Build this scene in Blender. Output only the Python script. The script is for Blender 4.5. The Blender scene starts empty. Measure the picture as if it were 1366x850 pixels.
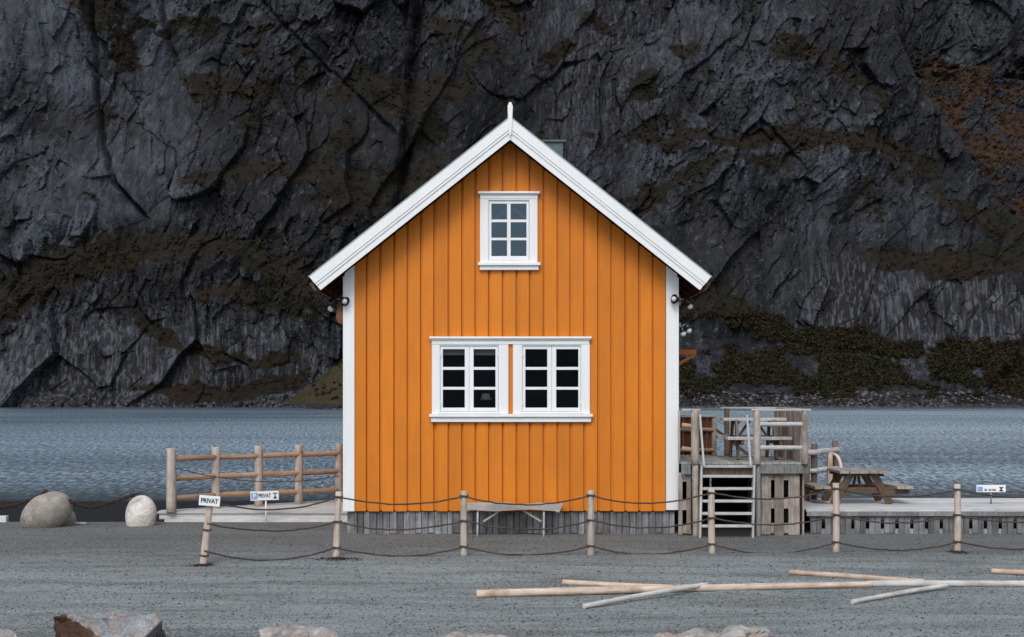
import bpy, bmesh, math, random
import numpy as np
from mathutils import Vector, Matrix
random.seed(7)
rng = np.random.default_rng(11)
R = math.radians
C = bpy.context.scene.collection
sc = bpy.context.scene

# ------------------------------------------------------------------ camera numbers
F = 1950.0; H = 2.17; HY = 520.0; CX = 683.0        # focal length in photo pixels, eye height, horizon row
CAMY = -22.0                                         # the front wall of the house stands at y = 0
def X(px, D): return (px - CX) * D / F
def Z(py, D): return H - (py - HY) * D / F
def P(px, py, D): return Vector((X(px, D), D + CAMY, Z(py, D)))
def GD(py): return F * H / (py - HY)                 # distance of a point on level ground

# ------------------------------------------------------------------ numpy noise
def _h(ix, iy, s):
    h = (ix.astype(np.int64) * 374761393 + iy.astype(np.int64) * 668265263 + s * 1442695041) & 0xFFFFFFFF
    h = ((h ^ (h >> 13)) * 1274126177) & 0xFFFFFFFF
    h = ((h ^ (h >> 16)) * 1103515245) & 0xFFFFFFFF
    return ((h ^ (h >> 15)) & 0xFFFFFF) / float(0xFFFFFF)
def vn(x, y, s=0):
    x = np.asarray(x, float); y = np.asarray(y, float)
    ix = np.floor(x); iy = np.floor(y); fx = x - ix; fy = y - iy
    fx = fx * fx * fx * (fx * (fx * 6 - 15) + 10); fy = fy * fy * fy * (fy * (fy * 6 - 15) + 10)
    a = _h(ix, iy, s); b = _h(ix + 1, iy, s); c = _h(ix, iy + 1, s); d = _h(ix + 1, iy + 1, s)
    return (a * (1 - fx) + b * fx) * (1 - fy) + (c * (1 - fx) + d * fx) * fy * 1.0
def fbm(x, y, s=0, o=5, g=0.5):
    t = 0; a = 1; n = 0
    for i in range(o):
        t = t + a * (vn(x, y, s + i * 17) - 0.5) * 2; n += a; a *= g; x = x * 2.03 + 3.1; y = y * 2.03 + 1.7
    return t / n
def facets(x, y, s, tilt=1.0, off=1.0):
    """piecewise planar broken rock; returns height, and edge distance"""
    ix = np.floor(x); iy = np.floor(y)
    f1 = np.full(x.shape, 9.0); f2 = np.full(x.shape, 9.0); hgt = np.zeros(x.shape)
    for dx in (-1, 0, 1):
        for dy in (-1, 0, 1):
            cx = ix + dx; cy = iy + dy
            px = cx + _h(cx, cy, s); py = cy + _h(cx, cy, s + 5)
            d = np.hypot(x - px, y - py)
            tx = (_h(cx, cy, s + 9) - .5) * 2 * tilt; ty = (_h(cx, cy, s + 13) - .5) * 2 * tilt
            v = off * (_h(cx, cy, s + 21) - .5) + tx * (x - px) + ty * (y - py)
            new = d < f1
            f2 = np.where(new, f1, np.minimum(f2, d)); hgt = np.where(new, v, hgt); f1 = np.where(new, d, f1)
    return hgt, f2 - f1
def sst(a, b, t):
    t = np.clip((t - a) / (b - a), 0, 1); return t * t * (3 - 2 * t)

# ------------------------------------------------------------------ objects
WM = {}
def tag(o, label=None, cat=None, group=None, kind=None):
    if label: o['label'] = label
    if cat: o['category'] = cat
    if group: o['group'] = group
    if kind: o['kind'] = kind
    return o
def place(o, world, parent=None):
    C.objects.link(o)
    if parent is not None:
        o.parent = parent; o.matrix_local = WM[parent.name].inverted() @ world
    else: o.matrix_world = world
    WM[o.name] = world.copy()
    return o
def thing(name, label, cat, loc, group=None):
    o = bpy.data.objects.new(name, None); o.empty_display_size = .2
    place(o, Matrix.Translation(Vector(loc)))
    return tag(o, label, cat, group)
def part(name, bm, mat, parent=None, loc=None, smooth=False, mats=None):
    """bm holds world coordinates; the origin goes to the parent's place (or to loc)"""
    me = bpy.data.meshes.new(name)
    org = Vector(loc) if loc is not None else (WM[parent.name].translation.copy() if parent is not None else Vector((0, 0, 0)))
    bmesh.ops.translate(bm, verts=bm.verts, vec=-org)
    if smooth:
        for f in bm.faces: f.smooth = True
    bm.to_mesh(me); bm.free(); me.materials.append(mat)
    o = bpy.data.objects.new(name, me)
    return place(o, Matrix.Translation(org), parent)
def BM(): return bmesh.new()
def box(bm, x0, x1, y0, y1, z0, z1, bev=0.0):
    r = bmesh.ops.create_cube(bm, size=1.0)
    vs = r['verts']
    bmesh.ops.scale(bm, vec=(x1 - x0, y1 - y0, z1 - z0), verts=vs)
    bmesh.ops.translate(bm, vec=((x0 + x1) / 2, (y0 + y1) / 2, (z0 + z1) / 2), verts=vs)
    if bev:
        es = list({e for v in vs for e in v.link_edges})
        bmesh.ops.bevel(bm, geom=es, offset=bev, segments=1, affect='EDGES')
    return vs
def prism(bm, pts, axis, a, b):
    """pts: 2D outline; axis 'y' -> pts are (x,z) extruded from y=a to y=b; 'x' -> (y,z); 'z' -> (x,y)"""
    def mk(p, t): return {'y': (p[0], t, p[1]), 'x': (t, p[0], p[1]), 'z': (p[0], p[1], t)}[axis]
    A = [bm.verts.new(mk(p, a)) for p in pts]; B = [bm.verts.new(mk(p, b)) for p in pts]
    n = len(pts); fs = [bm.faces.new(A), bm.faces.new(B[::-1])]
    for i in range(n): fs.append(bm.faces.new((A[i], B[i], B[(i + 1) % n], A[(i + 1) % n])))
    bmesh.ops.recalc_face_normals(bm, faces=fs)
def zframe(p0, p1, up=None):
    p0 = Vector(p0); p1 = Vector(p1); z = (p1 - p0).normalized()
    up = Vector(up) if up else (Vector((0, 1, 0)) if abs(z.y) < .9 else Vector((0, 0, 1)))
    x = up.cross(z).normalized(); y = z.cross(x)
    m = Matrix((x, y, z)).transposed().to_4x4(); m.translation = p0
    return m, (p1 - p0).length
def log(name, p0, p1, r0, r1, mat, parent=None, bend=0.0, wob=0.06, seg=14, n=9, cap=0.15):
    """a round pole, its own axis along local z, knotty and slightly bent"""
    m, L = zframe(p0, p1); bm = BM(); s = random.random() * 50; rings = []
    ba = random.random() * 6.28
    for i in range(n + 1):
        t = i / n; r = r0 + (r1 - r0) * t
        bx = bend * math.sin(t * math.pi) * math.cos(ba); by = bend * math.sin(t * math.pi) * math.sin(ba)
        rr = r * (1 + wob * float(vn(s + t * L * 3.0, 0.5)) - wob / 2)
        ring = []
        for k in range(seg):
            a = 2 * math.pi * k / seg
            q = rr * (1 + wob * .8 * (float(vn(s + 2.5 * math.cos(a) + t * L * 2, s + 2.5 * math.sin(a))) - .5))
            ring.append(bm.verts.new((bx + q * math.cos(a), by + q * math.sin(a), t * L)))
        rings.append(ring)
    for i in range(n):
        for k in range(seg):
            f = bm.faces.new((rings[i][k], rings[i][(k + 1) % seg], rings[i + 1][(k + 1) % seg], rings[i + 1][k])); f.smooth = True
    for ring, zz, sg in ((rings[0], 0, -1), (rings[-1], L, 1)):
        r = r0 if sg < 0 else r1
        cen = sum((v.co for v in ring), Vector()) / seg
        inner = [bm.verts.new(cen + (v.co - cen) * (1 - cap) + Vector((0, 0, sg * r * cap * .8))) for v in ring]
        for k in range(seg):
            a, b, c, d = ring[k], ring[(k + 1) % seg], inner[(k + 1) % seg], inner[k]
            bm.faces.new((b, a, d, c) if sg < 0 else (a, b, c, d))
        bm.faces.new(inner[::-1] if sg < 0 else inner)
    me = bpy.data.meshes.new(name); bm.to_mesh(me); bm.free(); me.materials.append(mat)
    o = bpy.data.objects.new(name, me)
    return place(o, m, parent)
def plank(name, p0, p1, w, t, mat, parent=None, up=None, bev=.004):
    """a board along local z; w is its local x width, t its local y thickness"""
    m, L = zframe(p0, p1, up); bm = BM(); box(bm, -w / 2, w / 2, -t / 2, t / 2, 0, L, bev)
    me = bpy.data.meshes.new(name); bm.to_mesh(me); bm.free(); me.materials.append(mat)
    return place(bpy.data.objects.new(name, me), m, parent)
def tube_bm(bm, pts, r, seg=8):
    pts = [Vector(p) for p in pts]; rings = []
    for i, p in enumerate(pts):
        d = (pts[min(i + 1, len(pts) - 1)] - pts[max(i - 1, 0)]).normalized()
        u = Vector((0, 0, 1)) if abs(d.z) < .9 else Vector((0, 1, 0))
        a = d.cross(u).normalized(); b = a.cross(d)
        rr = r[i] if isinstance(r, (list, tuple)) else r
        rings.append([bm.verts.new(p + (a * math.cos(6.28318 * k / seg) + b * math.sin(6.28318 * k / seg)) * rr) for k in range(seg)])
    for i in range(len(rings) - 1):
        for k in range(seg):
            f = bm.faces.new((rings[i][k], rings[i][(k + 1) % seg], rings[i + 1][(k + 1) % seg], rings[i + 1][k])); f.smooth = True
    bm.faces.new(rings[0][::-1]); bm.faces.new(rings[-1])
    bmesh.ops.recalc_face_normals(bm, faces=bm.faces)
def sag(p0, p1, s, n=16, jit=.004):
    p0 = Vector(p0); p1 = Vector(p1); out = []
    k = random.uniform(-.12, .12)
    for i in range(n + 1):
        t = i / n; p = p0.lerp(p1, t); tt = t + k * t * (1 - t)
        p.z -= 4 * s * tt * (1 - tt); p += Vector((0, random.uniform(-jit, jit), random.uniform(-jit, jit)))
        out.append(p)
    return out
def text_part(name, body, size, mat, world, parent, sx=1.0, ext=.001):
    cu = bpy.data.curves.new(name, 'FONT'); cu.body = body; cu.size = size; cu.extrude = ext
    cu.align_x = 'CENTER'; cu.align_y = 'CENTER'; cu.offset = size * .032
    t = bpy.data.objects.new('tmp', cu); C.objects.link(t); bpy.context.view_layer.update()
    me = bpy.data.meshes.new_from_object(t.evaluated_get(bpy.context.evaluated_depsgraph_get()))
    bpy.data.objects.remove(t); me.materials.clear(); me.materials.append(mat)
    me.transform(Matrix.Diagonal((sx, 1, 1, 1)))
    return place(bpy.data.objects.new(name, me), world, parent)
def lathe(bm, prof, cen, seg=24, axis=None):
    """prof: (r, z) pairs around vertical through cen, optional rotation matrix"""
    M = axis if axis is not None else Matrix.Identity(3); rings = []
    for r, z in prof:
        rings.append([bm.verts.new(Vector(cen) + M @ Vector((r * math.cos(6.28318 * k / seg), r * math.sin(6.28318 * k / seg), z))) for k in range(seg)])
    for i in range(len(rings) - 1):
        for k in range(seg):
            f = bm.faces.new((rings[i][k], rings[i][(k + 1) % seg], rings[i + 1][(k + 1) % seg], rings[i + 1][k])); f.smooth = True
    if prof[0][0] > 1e-4: bm.faces.new(rings[0][::-1])
    if prof[-1][0] > 1e-4: bm.faces.new(rings[-1])
    bmesh.ops.recalc_face_normals(bm, faces=bm.faces)

# ------------------------------------------------------------------ materials
class N:
    def __init__(s, name, rough=.7, spec=.3):
        s.m = bpy.data.materials.new(name); s.m.use_nodes = True; s.t = s.m.node_tree; s.t.nodes.clear()
        s.out = s.t.nodes.new('ShaderNodeOutputMaterial'); s.b = s.t.nodes.new('ShaderNodeBsdfPrincipled')
        s.t.links.new(s.b.outputs[0], s.out.inputs[0])
        s.b.inputs['Roughness'].default_value = rough; s.b.inputs['Specular IOR Level'].default_value = spec
        s.tc = s.t.nodes.new('ShaderNodeTexCoord')
    def n(s, typ, ins=None, **kw):
        o = s.t.nodes.new('ShaderNode' + typ)
        for k, v in kw.items(): setattr(o, k, v)
        for k, v in (ins or {}).items(): s.set(o.inputs[k], v)
        return o
    def set(s, inp, v):
        if isinstance(v, bpy.types.NodeSocket): s.t.links.new(v, inp)
        elif isinstance(v, (tuple, list)) and inp.type == 'RGBA' and len(v) == 3: inp.default_value = (*v, 1)
        elif isinstance(v, (int, float)) and inp.type == 'RGBA': inp.default_value = (v, v, v, 1)
        else: inp.default_value = v
    def co(s, scale=(1, 1, 1), kind='Object', jitter=False):
        v = s.tc.outputs[kind]
        if jitter:
            oi = s.n('ObjectInfo'); sc_ = s.n('VectorMath', {0: v}, operation='ADD'); c = s.n('CombineXYZ')
            mm = s.n('Math', {0: oi.outputs['Random'], 1: 37.0}, operation='MULTIPLY')
            for i in range(3): s.set(c.inputs[i], mm.outputs[0])
            s.set(sc_.inputs[1], c.outputs[0]); v = sc_.outputs[0]
        return s.n('Mapping', {'Vector': v, 'Scale': scale}).outputs[0]
    def noise(s, co, scale=5, detail=4, rough=.55, dist=0):
        return s.n('TexNoise', {'Vector': co, 'Scale': scale, 'Detail': detail, 'Roughness': rough, 'Distortion': dist}).outputs[0]
    def ramp(s, f, stops, interp='LINEAR'):
        r = s.n('ValToRGB', {0: f}); r.color_ramp.interpolation = interp; e = r.color_ramp.elements
        while len(e) < len(stops): e.new(.5)
        for i, (p, c) in enumerate(stops):
            e[i].position = p; e[i].color = (c, c, c, 1) if isinstance(c, (int, float)) else (*c, 1)
        return r.outputs[0]
    def mix(s, f, a, b, mode='MIX'):
        o = s.n('MixRGB', blend_type=mode); s.set(o.inputs[0], f); s.set(o.inputs[1], a); s.set(o.inputs[2], b); return o.outputs[0]
    def math(s, op, a, b=0.0, c=None):
        o = s.n('Math', {0: a, 1: b}, operation=op)
        if c is not None: s.set(o.inputs[2], c)
        return o.outputs[0]
    def mr(s, v, a, b, c=0.0, d=1.0):
        return s.n('MapRange', {0: v, 1: a, 2: b, 3: c, 4: d}).outputs[0]
    def col(s, c): s.set(s.b.inputs['Base Color'], c)
    def bump(s, h, st=.5, dist=.01, prev=None):
        o = s.n('Bump', {'Height': h, 'Strength': st, 'Distance': dist})
        if prev is not None: s.set(o.inputs['Normal'], prev)
        s.set(s.b.inputs['Normal'], o.outputs[0]); return o.outputs[0]
def wood(name, c0, c1, dark, axis='z', grain=1.0, stain=.35, island=.25, rough=.8):
    """weathered timber, grain along one local axis, knots, dark drying cracks, board to board variation"""
    s = N(name, rough, .25); ln = {'x': (1.2, 22, 22), 'y': (22, 1.2, 22), 'z': (22, 22, 1.2)}[axis]
    co = s.co(tuple(v * grain for v in ln), jitter=True)
    g = s.noise(co, 1.6, 6, .62, .3); g2 = s.noise(s.co((3, 3, 3), jitter=True), 1.3, 4, .6)
    c = s.mix(s.ramp(g, [(.3, 0), (.72, 1)]), c0, c1)
    cr = s.noise(s.co(tuple(v * grain * 2.3 for v in ln), jitter=True), 1.5, 3, .5)
    c = s.mix(s.ramp(cr, [(.28, .75), (.40, 0)]), c, dark)
    c = s.mix(s.math('MULTIPLY', s.ramp(g2, [(.42, 0), (.7, 1)]), stain), c, dark)
    geo = s.n('NewGeometry'); oi = s.n('ObjectInfo')
    rr = s.math('ADD', s.mr(geo.outputs['Random Per Island'], 0, 1, 1 - island, 1 + island * .6), s.mr(oi.outputs['Random'], 0, 1, -island * .4, island * .4))
    c = s.mix(1.0, c, s.n('CombineXYZ', {0: rr, 1: rr, 2: rr}).outputs[0], 'MULTIPLY')
    s.col(c); s.bump(s.math('ADD', g, s.math('MULTIPLY', cr, .8)), .55, .006)
    return s.m
def paint(name, c, axis='z', var=.08, dirt=(.2, .17, .13), dirt_amt=.25, rough=.5, island=.05):
    s = N(name, rough, .35); ln = {'x': (1, 26, 26), 'z': (26, 26, 1)}[axis]
    g = s.noise(s.co(ln), 1.5, 5, .6); big = s.noise(s.co((1.1, 1.1, 1.1)), 1.7, 5, .6)
    geo = s.n('NewGeometry'); rr = s.mr(geo.outputs['Random Per Island'], 0, 1, 1 - island, 1 + island)
    patch = s.noise(s.co((2.2, 2.2, .5)), 1.0, 6, .65, .5)
    k = s.math('MULTIPLY', s.math('MULTIPLY', rr, s.mr(patch, .3, .7, 1 - var, 1 + var)), s.mr(g, .25, .75, 1 - var, 1 + var * .5))
    c2 = s.mix(1.0, c, s.n('CombineXYZ', {0: k, 1: k, 2: k}).outputs[0], 'MULTIPLY')
    spot = s.math('MULTIPLY', s.ramp(s.noise(s.co((9, 9, 9)), 6, 5, .7), [(.62, 0), (.74, 1)]), dirt_amt)
    c2 = s.mix(s.math('MAXIMUM', spot, s.math('MULTIPLY', s.ramp(big, [(.5, 0), (.8, 1)]), dirt_amt * .6)), c2, dirt)
    s.col(c2); s.bump(g, .25, .004)
    s.set(s.b.inputs['Roughness'], s.mr(g, .3, .7, rough - .08, rough + .15))
    return s.m
def plain(name, c, rough=.6, metal=0.0, var=.25, scale=8, bump=.2):
    s = N(name, rough, .4); g = s.noise(s.co((1, 1, 1)), scale, 5, .65)
    k = s.mr(g, .3, .7, 1 - var, 1 + var)
    s.col(s.mix(1.0, c, s.n('CombineXYZ', {0: k, 1: k, 2: k}).outputs[0], 'MULTIPLY'))
    s.b.inputs['Metallic'].default_value = metal
    if bump: s.bump(g, bump, .01)
    return s.m

ORANGE = paint('orange_painted_timber', (.64, .186, .008), 'z', .10, (.30, .10, .02), .30, .55, .07)
ORANGE_X = paint('orange_painted_beam', (.36, .10, .016), 'x', .10, (.25, .08, .02), .3, .55, .05)
WHITE = paint('white_painted_timber', (.80, .81, .80), 'z', .04, (.45, .44, .40), .14, .42, .02)
WHITE_X = paint('white_painted_board', (.80, .81, .80), 'x', .04, (.45, .44, .40), .14, .42, .02)
GREYWOOD = wood('weathered_grey_timber', (.17, .165, .16), (.33, .32, .31), (.05, .042, .036), 'z', 1.0, .5, .35)
SKIRTW = wood('damp_grey_skirting_timber', (.15, .15, .155), (.36, .36, .37), (.045, .036, .03), 'z', 1.0, .6, .45)
SILVER = wood('silvered_timber', (.36, .345, .325), (.58, .57, .55), (.16, .13, .11), 'z', 1.0, .3, .18)
SILVER_X = wood('silvered_decking', (.50, .495, .48), (.70, .695, .68), (.24, .21, .18), 'x', 1.0, .25, .18)
TAN = wood('pale_stripped_pine', (.42, .33, .26), (.62, .53, .45), (.20, .13, .085), 'z', 1.0, .4, .12)
TANGREY = wood('greying_stripped_pine', (.33, .28, .235), (.52, .46, .40), (.16, .11, .08), 'z', 1.0, .45, .2)
BROWN = wood('warm_brown_pole_timber', (.29, .18, .11), (.50, .35, .24), (.12, .06, .03), 'z', 1.0, .45, .15)
LANDW = wood('landing_timber', (.25, .21, .175), (.47, .41, .35), (.10, .07, .05), 'z', 1.0, .6, .42)
DARKW = wood('dark_stained_timber', (.10, .07, .05), (.22, .16, .12), (.035, .022, .015), 'z', 1.0, .4, .2)
RUSTW = wood('red_brown_screen_timber', (.09, .032, .013), (.17, .06, .022), (.03, .012, .007), 'z', 1.0, .4, .2)
FRESH = wood('fresh_peeled_pine', (.46, .33, .24), (.74, .63, .53), (.24, .13, .07), 'z', 1.0, .6, .1)
DECKTOP = wood('bleached_decking', (.46, .455, .44), (.66, .655, .64), (.25, .22, .19), 'x', 1.0, .25, .2)
LANDDECK = wood('grey_landing_decking', (.28, .27, .26), (.44, .43, .42), (.12, .10, .08), 'y', 1.0, .4, .25)
SHADOW_W = wood('shadow_black_plank', (.014, .011, .009), (.028, .022, .018), (.006, .005, .004), 'z', 1.0, .4, .3)  # near-black colour paints the shade under the landing into these boards
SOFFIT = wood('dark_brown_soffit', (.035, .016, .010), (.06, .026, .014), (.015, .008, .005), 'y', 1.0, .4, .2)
ROPE = wood('tarred_rope', (.045, .034, .025), (.11, .085, .065), (.02, .014, .010), 'x', 1.6, .3, .1)
ROOFM = plain('dark_slate_roofing', (.07, .075, .08), .6, 0, .3, 14)
FLASH = plain('grey_metal_flashing', (.30, .34, .34), .45, .3, .15, 8)
VENTM = plain('grey_green_metal', (.075, .11, .12), .5, .1, .15, 6)
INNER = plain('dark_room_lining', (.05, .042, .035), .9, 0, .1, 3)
BLACKM = plain('black_enamel', (.012, .012, .014), .3, .2, .1, 8)
BULB = plain('frosted_lamp_glass', (.62, .60, .56), .25, 0, .08, 20)
GREYM = plain('galvanised_grey_metal', (.22, .25, .27), .4, .5, .2, 14)
RUST = plain('rusty_iron', (.045, .024, .016), .85, .2, .5, 30)
SIGNW = plain('white_sign_enamel', (.78, .79, .78), .35, 0, .04, 9, .05)
INK = plain('black_sign_lettering', (.02, .025, .04), .5, 0, .05, 9, 0)
BLUE = plain('blue_sign_enamel', (.20, .33, .56), .4, 0, .1, 9, 0)
REDM = plain('faded_red_lettering', (.35, .13, .13), .5, 0, .1, 9, 0)
GREENM = plain('faded_green_lettering', (.10, .22, .17), .5, 0, .1, 9, 0)
SHADE = plain('pale_lamp_shade', (.65, .75, .72), .8, 0, .05, 9)
BUOYM = plain('faded_pink_orange_buoy', (.40, .16, .08), .5, 0, .3, 10)
RINGM = plain('faded_pale_pink_ring', (.72, .55, .48), .6, 0, .12, 12)
BLIND = plain('grey_blind_fabric', (.45, .46, .42), .9, 0, .1, 12)

def mk_glass():
    s = N('window_glass'); s.t.nodes.remove(s.b)
    g = s.n('BsdfGlossy', {'Color': (.50, .70, .92, 1), 'Roughness': .015}); t = s.n('BsdfTransparent', {'Color': (.80, .83, .83, 1)})
    fr = s.n('Fresnel', {'IOR': 1.62}); m = s.n('MixShader')
    s.set(m.inputs[0], s.math('ADD', fr.outputs[0], .02)); s.set(m.inputs[1], t.outputs[0]); s.set(m.inputs[2], g.outputs[0])
    w = s.noise(s.co((1, 1, 1)), 3.5, 2, .5); b = s.n('Bump', {'Height': w, 'Strength': .12, 'Distance': .01})
    s.set(g.inputs['Normal'], b.outputs[0]); s.t.links.new(m.outputs[0], s.out.inputs[0]); return s.m
GLASS = mk_glass()

def mk_boulder(name, a, b, spot, sc_=1.0):
    s = N(name, .85, .25); co = s.co((sc_, sc_, sc_)); n1 = s.noise(co, 2.2, 8, .65, .6); n2 = s.noise(co, 14, 5, .7)
    n3 = s.noise(s.co((sc_, sc_, sc_ * 2.6)), 1.5, 4, .6, 1.2)
    c = s.mix(s.ramp(n1, [(.3, 0), (.68, 1)]), a, b); c = s.mix(s.ramp(n3, [(.52, 0), (.62, .75)]), c, spot)
    c = s.mix(s.ramp(n2, [(.55, 0), (.72, .55)]), c, (.10, .09, .08))
    s.col(c); p = s.bump(n1, .6, .05); s.bump(n2, .6, .012, p); return s.m
BOULD_G = mk_boulder('grey_lichened_stone', (.21, .19, .165), (.40, .375, .33), (.28, .235, .175), 3)
BOULD_W = mk_boulder('white_stone', (.60, .56, .50), (.78, .75, .70), (.50, .37, .25), 2)
def mk_split():
    s = N('split_rust_rock', .85, .25); co = s.co((1, 1, 1)); n1 = s.noise(co, 5, 8, .7, .8); n2 = s.noise(co, 26, 6, .75)
    sep = s.n('SeparateXYZ', {0: co}); x = s.math('ADD', sep.outputs[0], s.mr(n1, .3, .7, -.14, .14))
    c = s.mix(s.ramp(n1, [(.3, 0), (.7, 1)]), (.11, .118, .125), (.30, .315, .33)); c = s.mix(s.ramp(s.noise(co, 3, 5, .6, 1.5), [(.48, 0), (.56, .8)]), c, (.32, .23, .17))
    c = s.mix(s.ramp(n2, [(.55, 0), (.7, .6)]), c, (.06, .055, .05)); c = s.mix(s.ramp(s.noise(co, 7, 4, .6, 2.5), [(.49, 0), (.50, .8), (.52, 0)]), c, (.62, .60, .57))
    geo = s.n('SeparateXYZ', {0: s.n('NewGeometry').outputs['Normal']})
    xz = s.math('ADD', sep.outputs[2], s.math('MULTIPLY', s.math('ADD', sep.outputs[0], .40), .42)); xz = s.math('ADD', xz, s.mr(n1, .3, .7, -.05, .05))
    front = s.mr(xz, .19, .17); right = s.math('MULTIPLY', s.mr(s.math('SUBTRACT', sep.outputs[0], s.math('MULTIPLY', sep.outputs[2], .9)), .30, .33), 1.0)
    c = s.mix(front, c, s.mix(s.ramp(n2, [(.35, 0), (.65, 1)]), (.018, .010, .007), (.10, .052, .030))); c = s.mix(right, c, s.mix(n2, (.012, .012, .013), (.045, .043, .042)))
    s.col(c); p = s.bump(n1, .6, .03); s.bump(n2, .8, .012, p); return s.m
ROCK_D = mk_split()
ROCK_P = mk_boulder('pale_pink_granite', (.15, .135, .125), (.48, .45, .42), (.34, .21, .145), 4)

# ------------------------------------------------------------------ world, sun
w = bpy.data.worlds.new('World'); sc.world = w; w.use_nodes = True; wt = w.node_tree; wt.nodes.clear()
sky = wt.nodes.new('ShaderNodeTexSky'); sky.sky_type = 'NISHITA'; sky.sun_disc = False
SUN_EL, SUN_AZ = 46.0, 192.0            # degrees; azimuth clockwise from +y, the sun stands behind the camera, a little left
sky.sun_elevation = R(SUN_EL); sky.sun_rotation = R(SUN_AZ); sky.dust_density = 1.2; sky.ozone_density = 1.5; sky.air_density = 1.0
hs = wt.nodes.new('ShaderNodeHueSaturation'); hs.inputs['Saturation'].default_value = .55
bg = wt.nodes.new('ShaderNodeBackground'); bg.inputs[1].default_value = .125; wo = wt.nodes.new('ShaderNodeOutputWorld')
wt.links.new(sky.outputs[0], hs.inputs['Color']); wt.links.new(hs.outputs[0], bg.inputs[0]); wt.links.new(bg.outputs[0], wo.inputs[0])
sl = bpy.data.lights.new('sun', 'SUN'); sl.energy = 1.1; sl.angle = R(28); sl.color = (1, .965, .92)
so = bpy.data.objects.new('sun', sl); C.objects.link(so)
d = Vector((math.sin(R(SUN_AZ)) * math.cos(R(SUN_EL)), math.cos(R(SUN_AZ)) * math.cos(R(SUN_EL)), math.sin(R(SUN_EL))))
so.rotation_euler = (-d).to_track_quat('-Z', 'Y').to_euler(); so.location = (-10, -30, 30)

# ------------------------------------------------------------------ terrain
def shore_y(x):
    x = np.asarray(x, float)
    return 1.95 + 7.5 * sst(-4.2, -2.2, x) * (1 - sst(4.0, 6.5, x)) + .5 * sst(5, 9, x)
def gz(x, y):
    x = np.asarray(x, float); y = np.asarray(y, float)
    e = y - shore_y(x) - .25 * (vn(x * .9, y * .2, 3) - .5)
    land = .05 * (vn(x * .35, y * .35, 5) - .5) + .016 * (vn(x * 2.1, y * 2.1, 6) - .5)
    land = land * sst(12.0, 15.5, y - CAMY) * (1 - .85 * sst(20.5, 22, y - CAMY)) * .6
    drop = -.80 * sst(0, 1.5, e) - .38 * sst(1.2, 17, e) - 2.5 * sst(17, 80, e) - 1.2 * sst(.8, 4, e) * sst(2, 5, x)
    far = -y - 70                                           # behind the camera the land climbs to a low ridge
    hill = np.where(far > 0, sst(0, 330, far) * (35 + 9 * fbm(x / 90, y / 140, 31, 4)) + sst(0, 60, far) * 2 * fbm(x / 12, y / 12, 32, 3), 0)
    side = .02 * (vn(x * .1, y * .1, 8))
    return land + drop + hill + side * 0
def grid_mesh(name, xs, ys, zf, mat, smooth=True, attrs=None):
    GX, GY = np.meshgrid(xs, ys); GZ = zf(GX, GY)
    return np_mesh(name, GX, GY, GZ, mat, smooth, attrs)
def np_mesh(name, GX, GY, GZ, mat, smooth=True, attrs=None):
    nr, nc = GX.shape; me = bpy.data.meshes.new(name)
    co = np.stack([GX, GY, GZ], -1).reshape(-1, 3).astype(np.float32)
    a = np.arange(nr * nc).reshape(nr, nc)
    q = np.stack([a[:-1, :-1], a[:-1, 1:], a[1:, 1:], a[1:, :-1]], -1).reshape(-1, 4)
    me.vertices.add(len(co)); me.vertices.foreach_set('co', co.ravel())
    me.loops.add(q.size); me.loops.foreach_set('vertex_index', q.ravel().astype(np.int32))
    me.polygons.add(len(q)); me.polygons.foreach_set('loop_start', (np.arange(len(q)) * 4).astype(np.int32))
    me.polygons.foreach_set('loop_total', np.full(len(q), 4, np.int32))
    me.polygons.foreach_set('use_smooth', np.full(len(q), smooth, bool))
    me.update(calc_edges=True)
    for k, v in (attrs or {}).items():
        at = me.attributes.new(k, 'FLOAT', 'POINT'); at.data.foreach_set('value', v.ravel().astype(np.float32))
    me.materials.append(mat); me.validate()
    o = bpy.data.objects.new(name, me); place(o, Matrix.Identity(4)); return o

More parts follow.
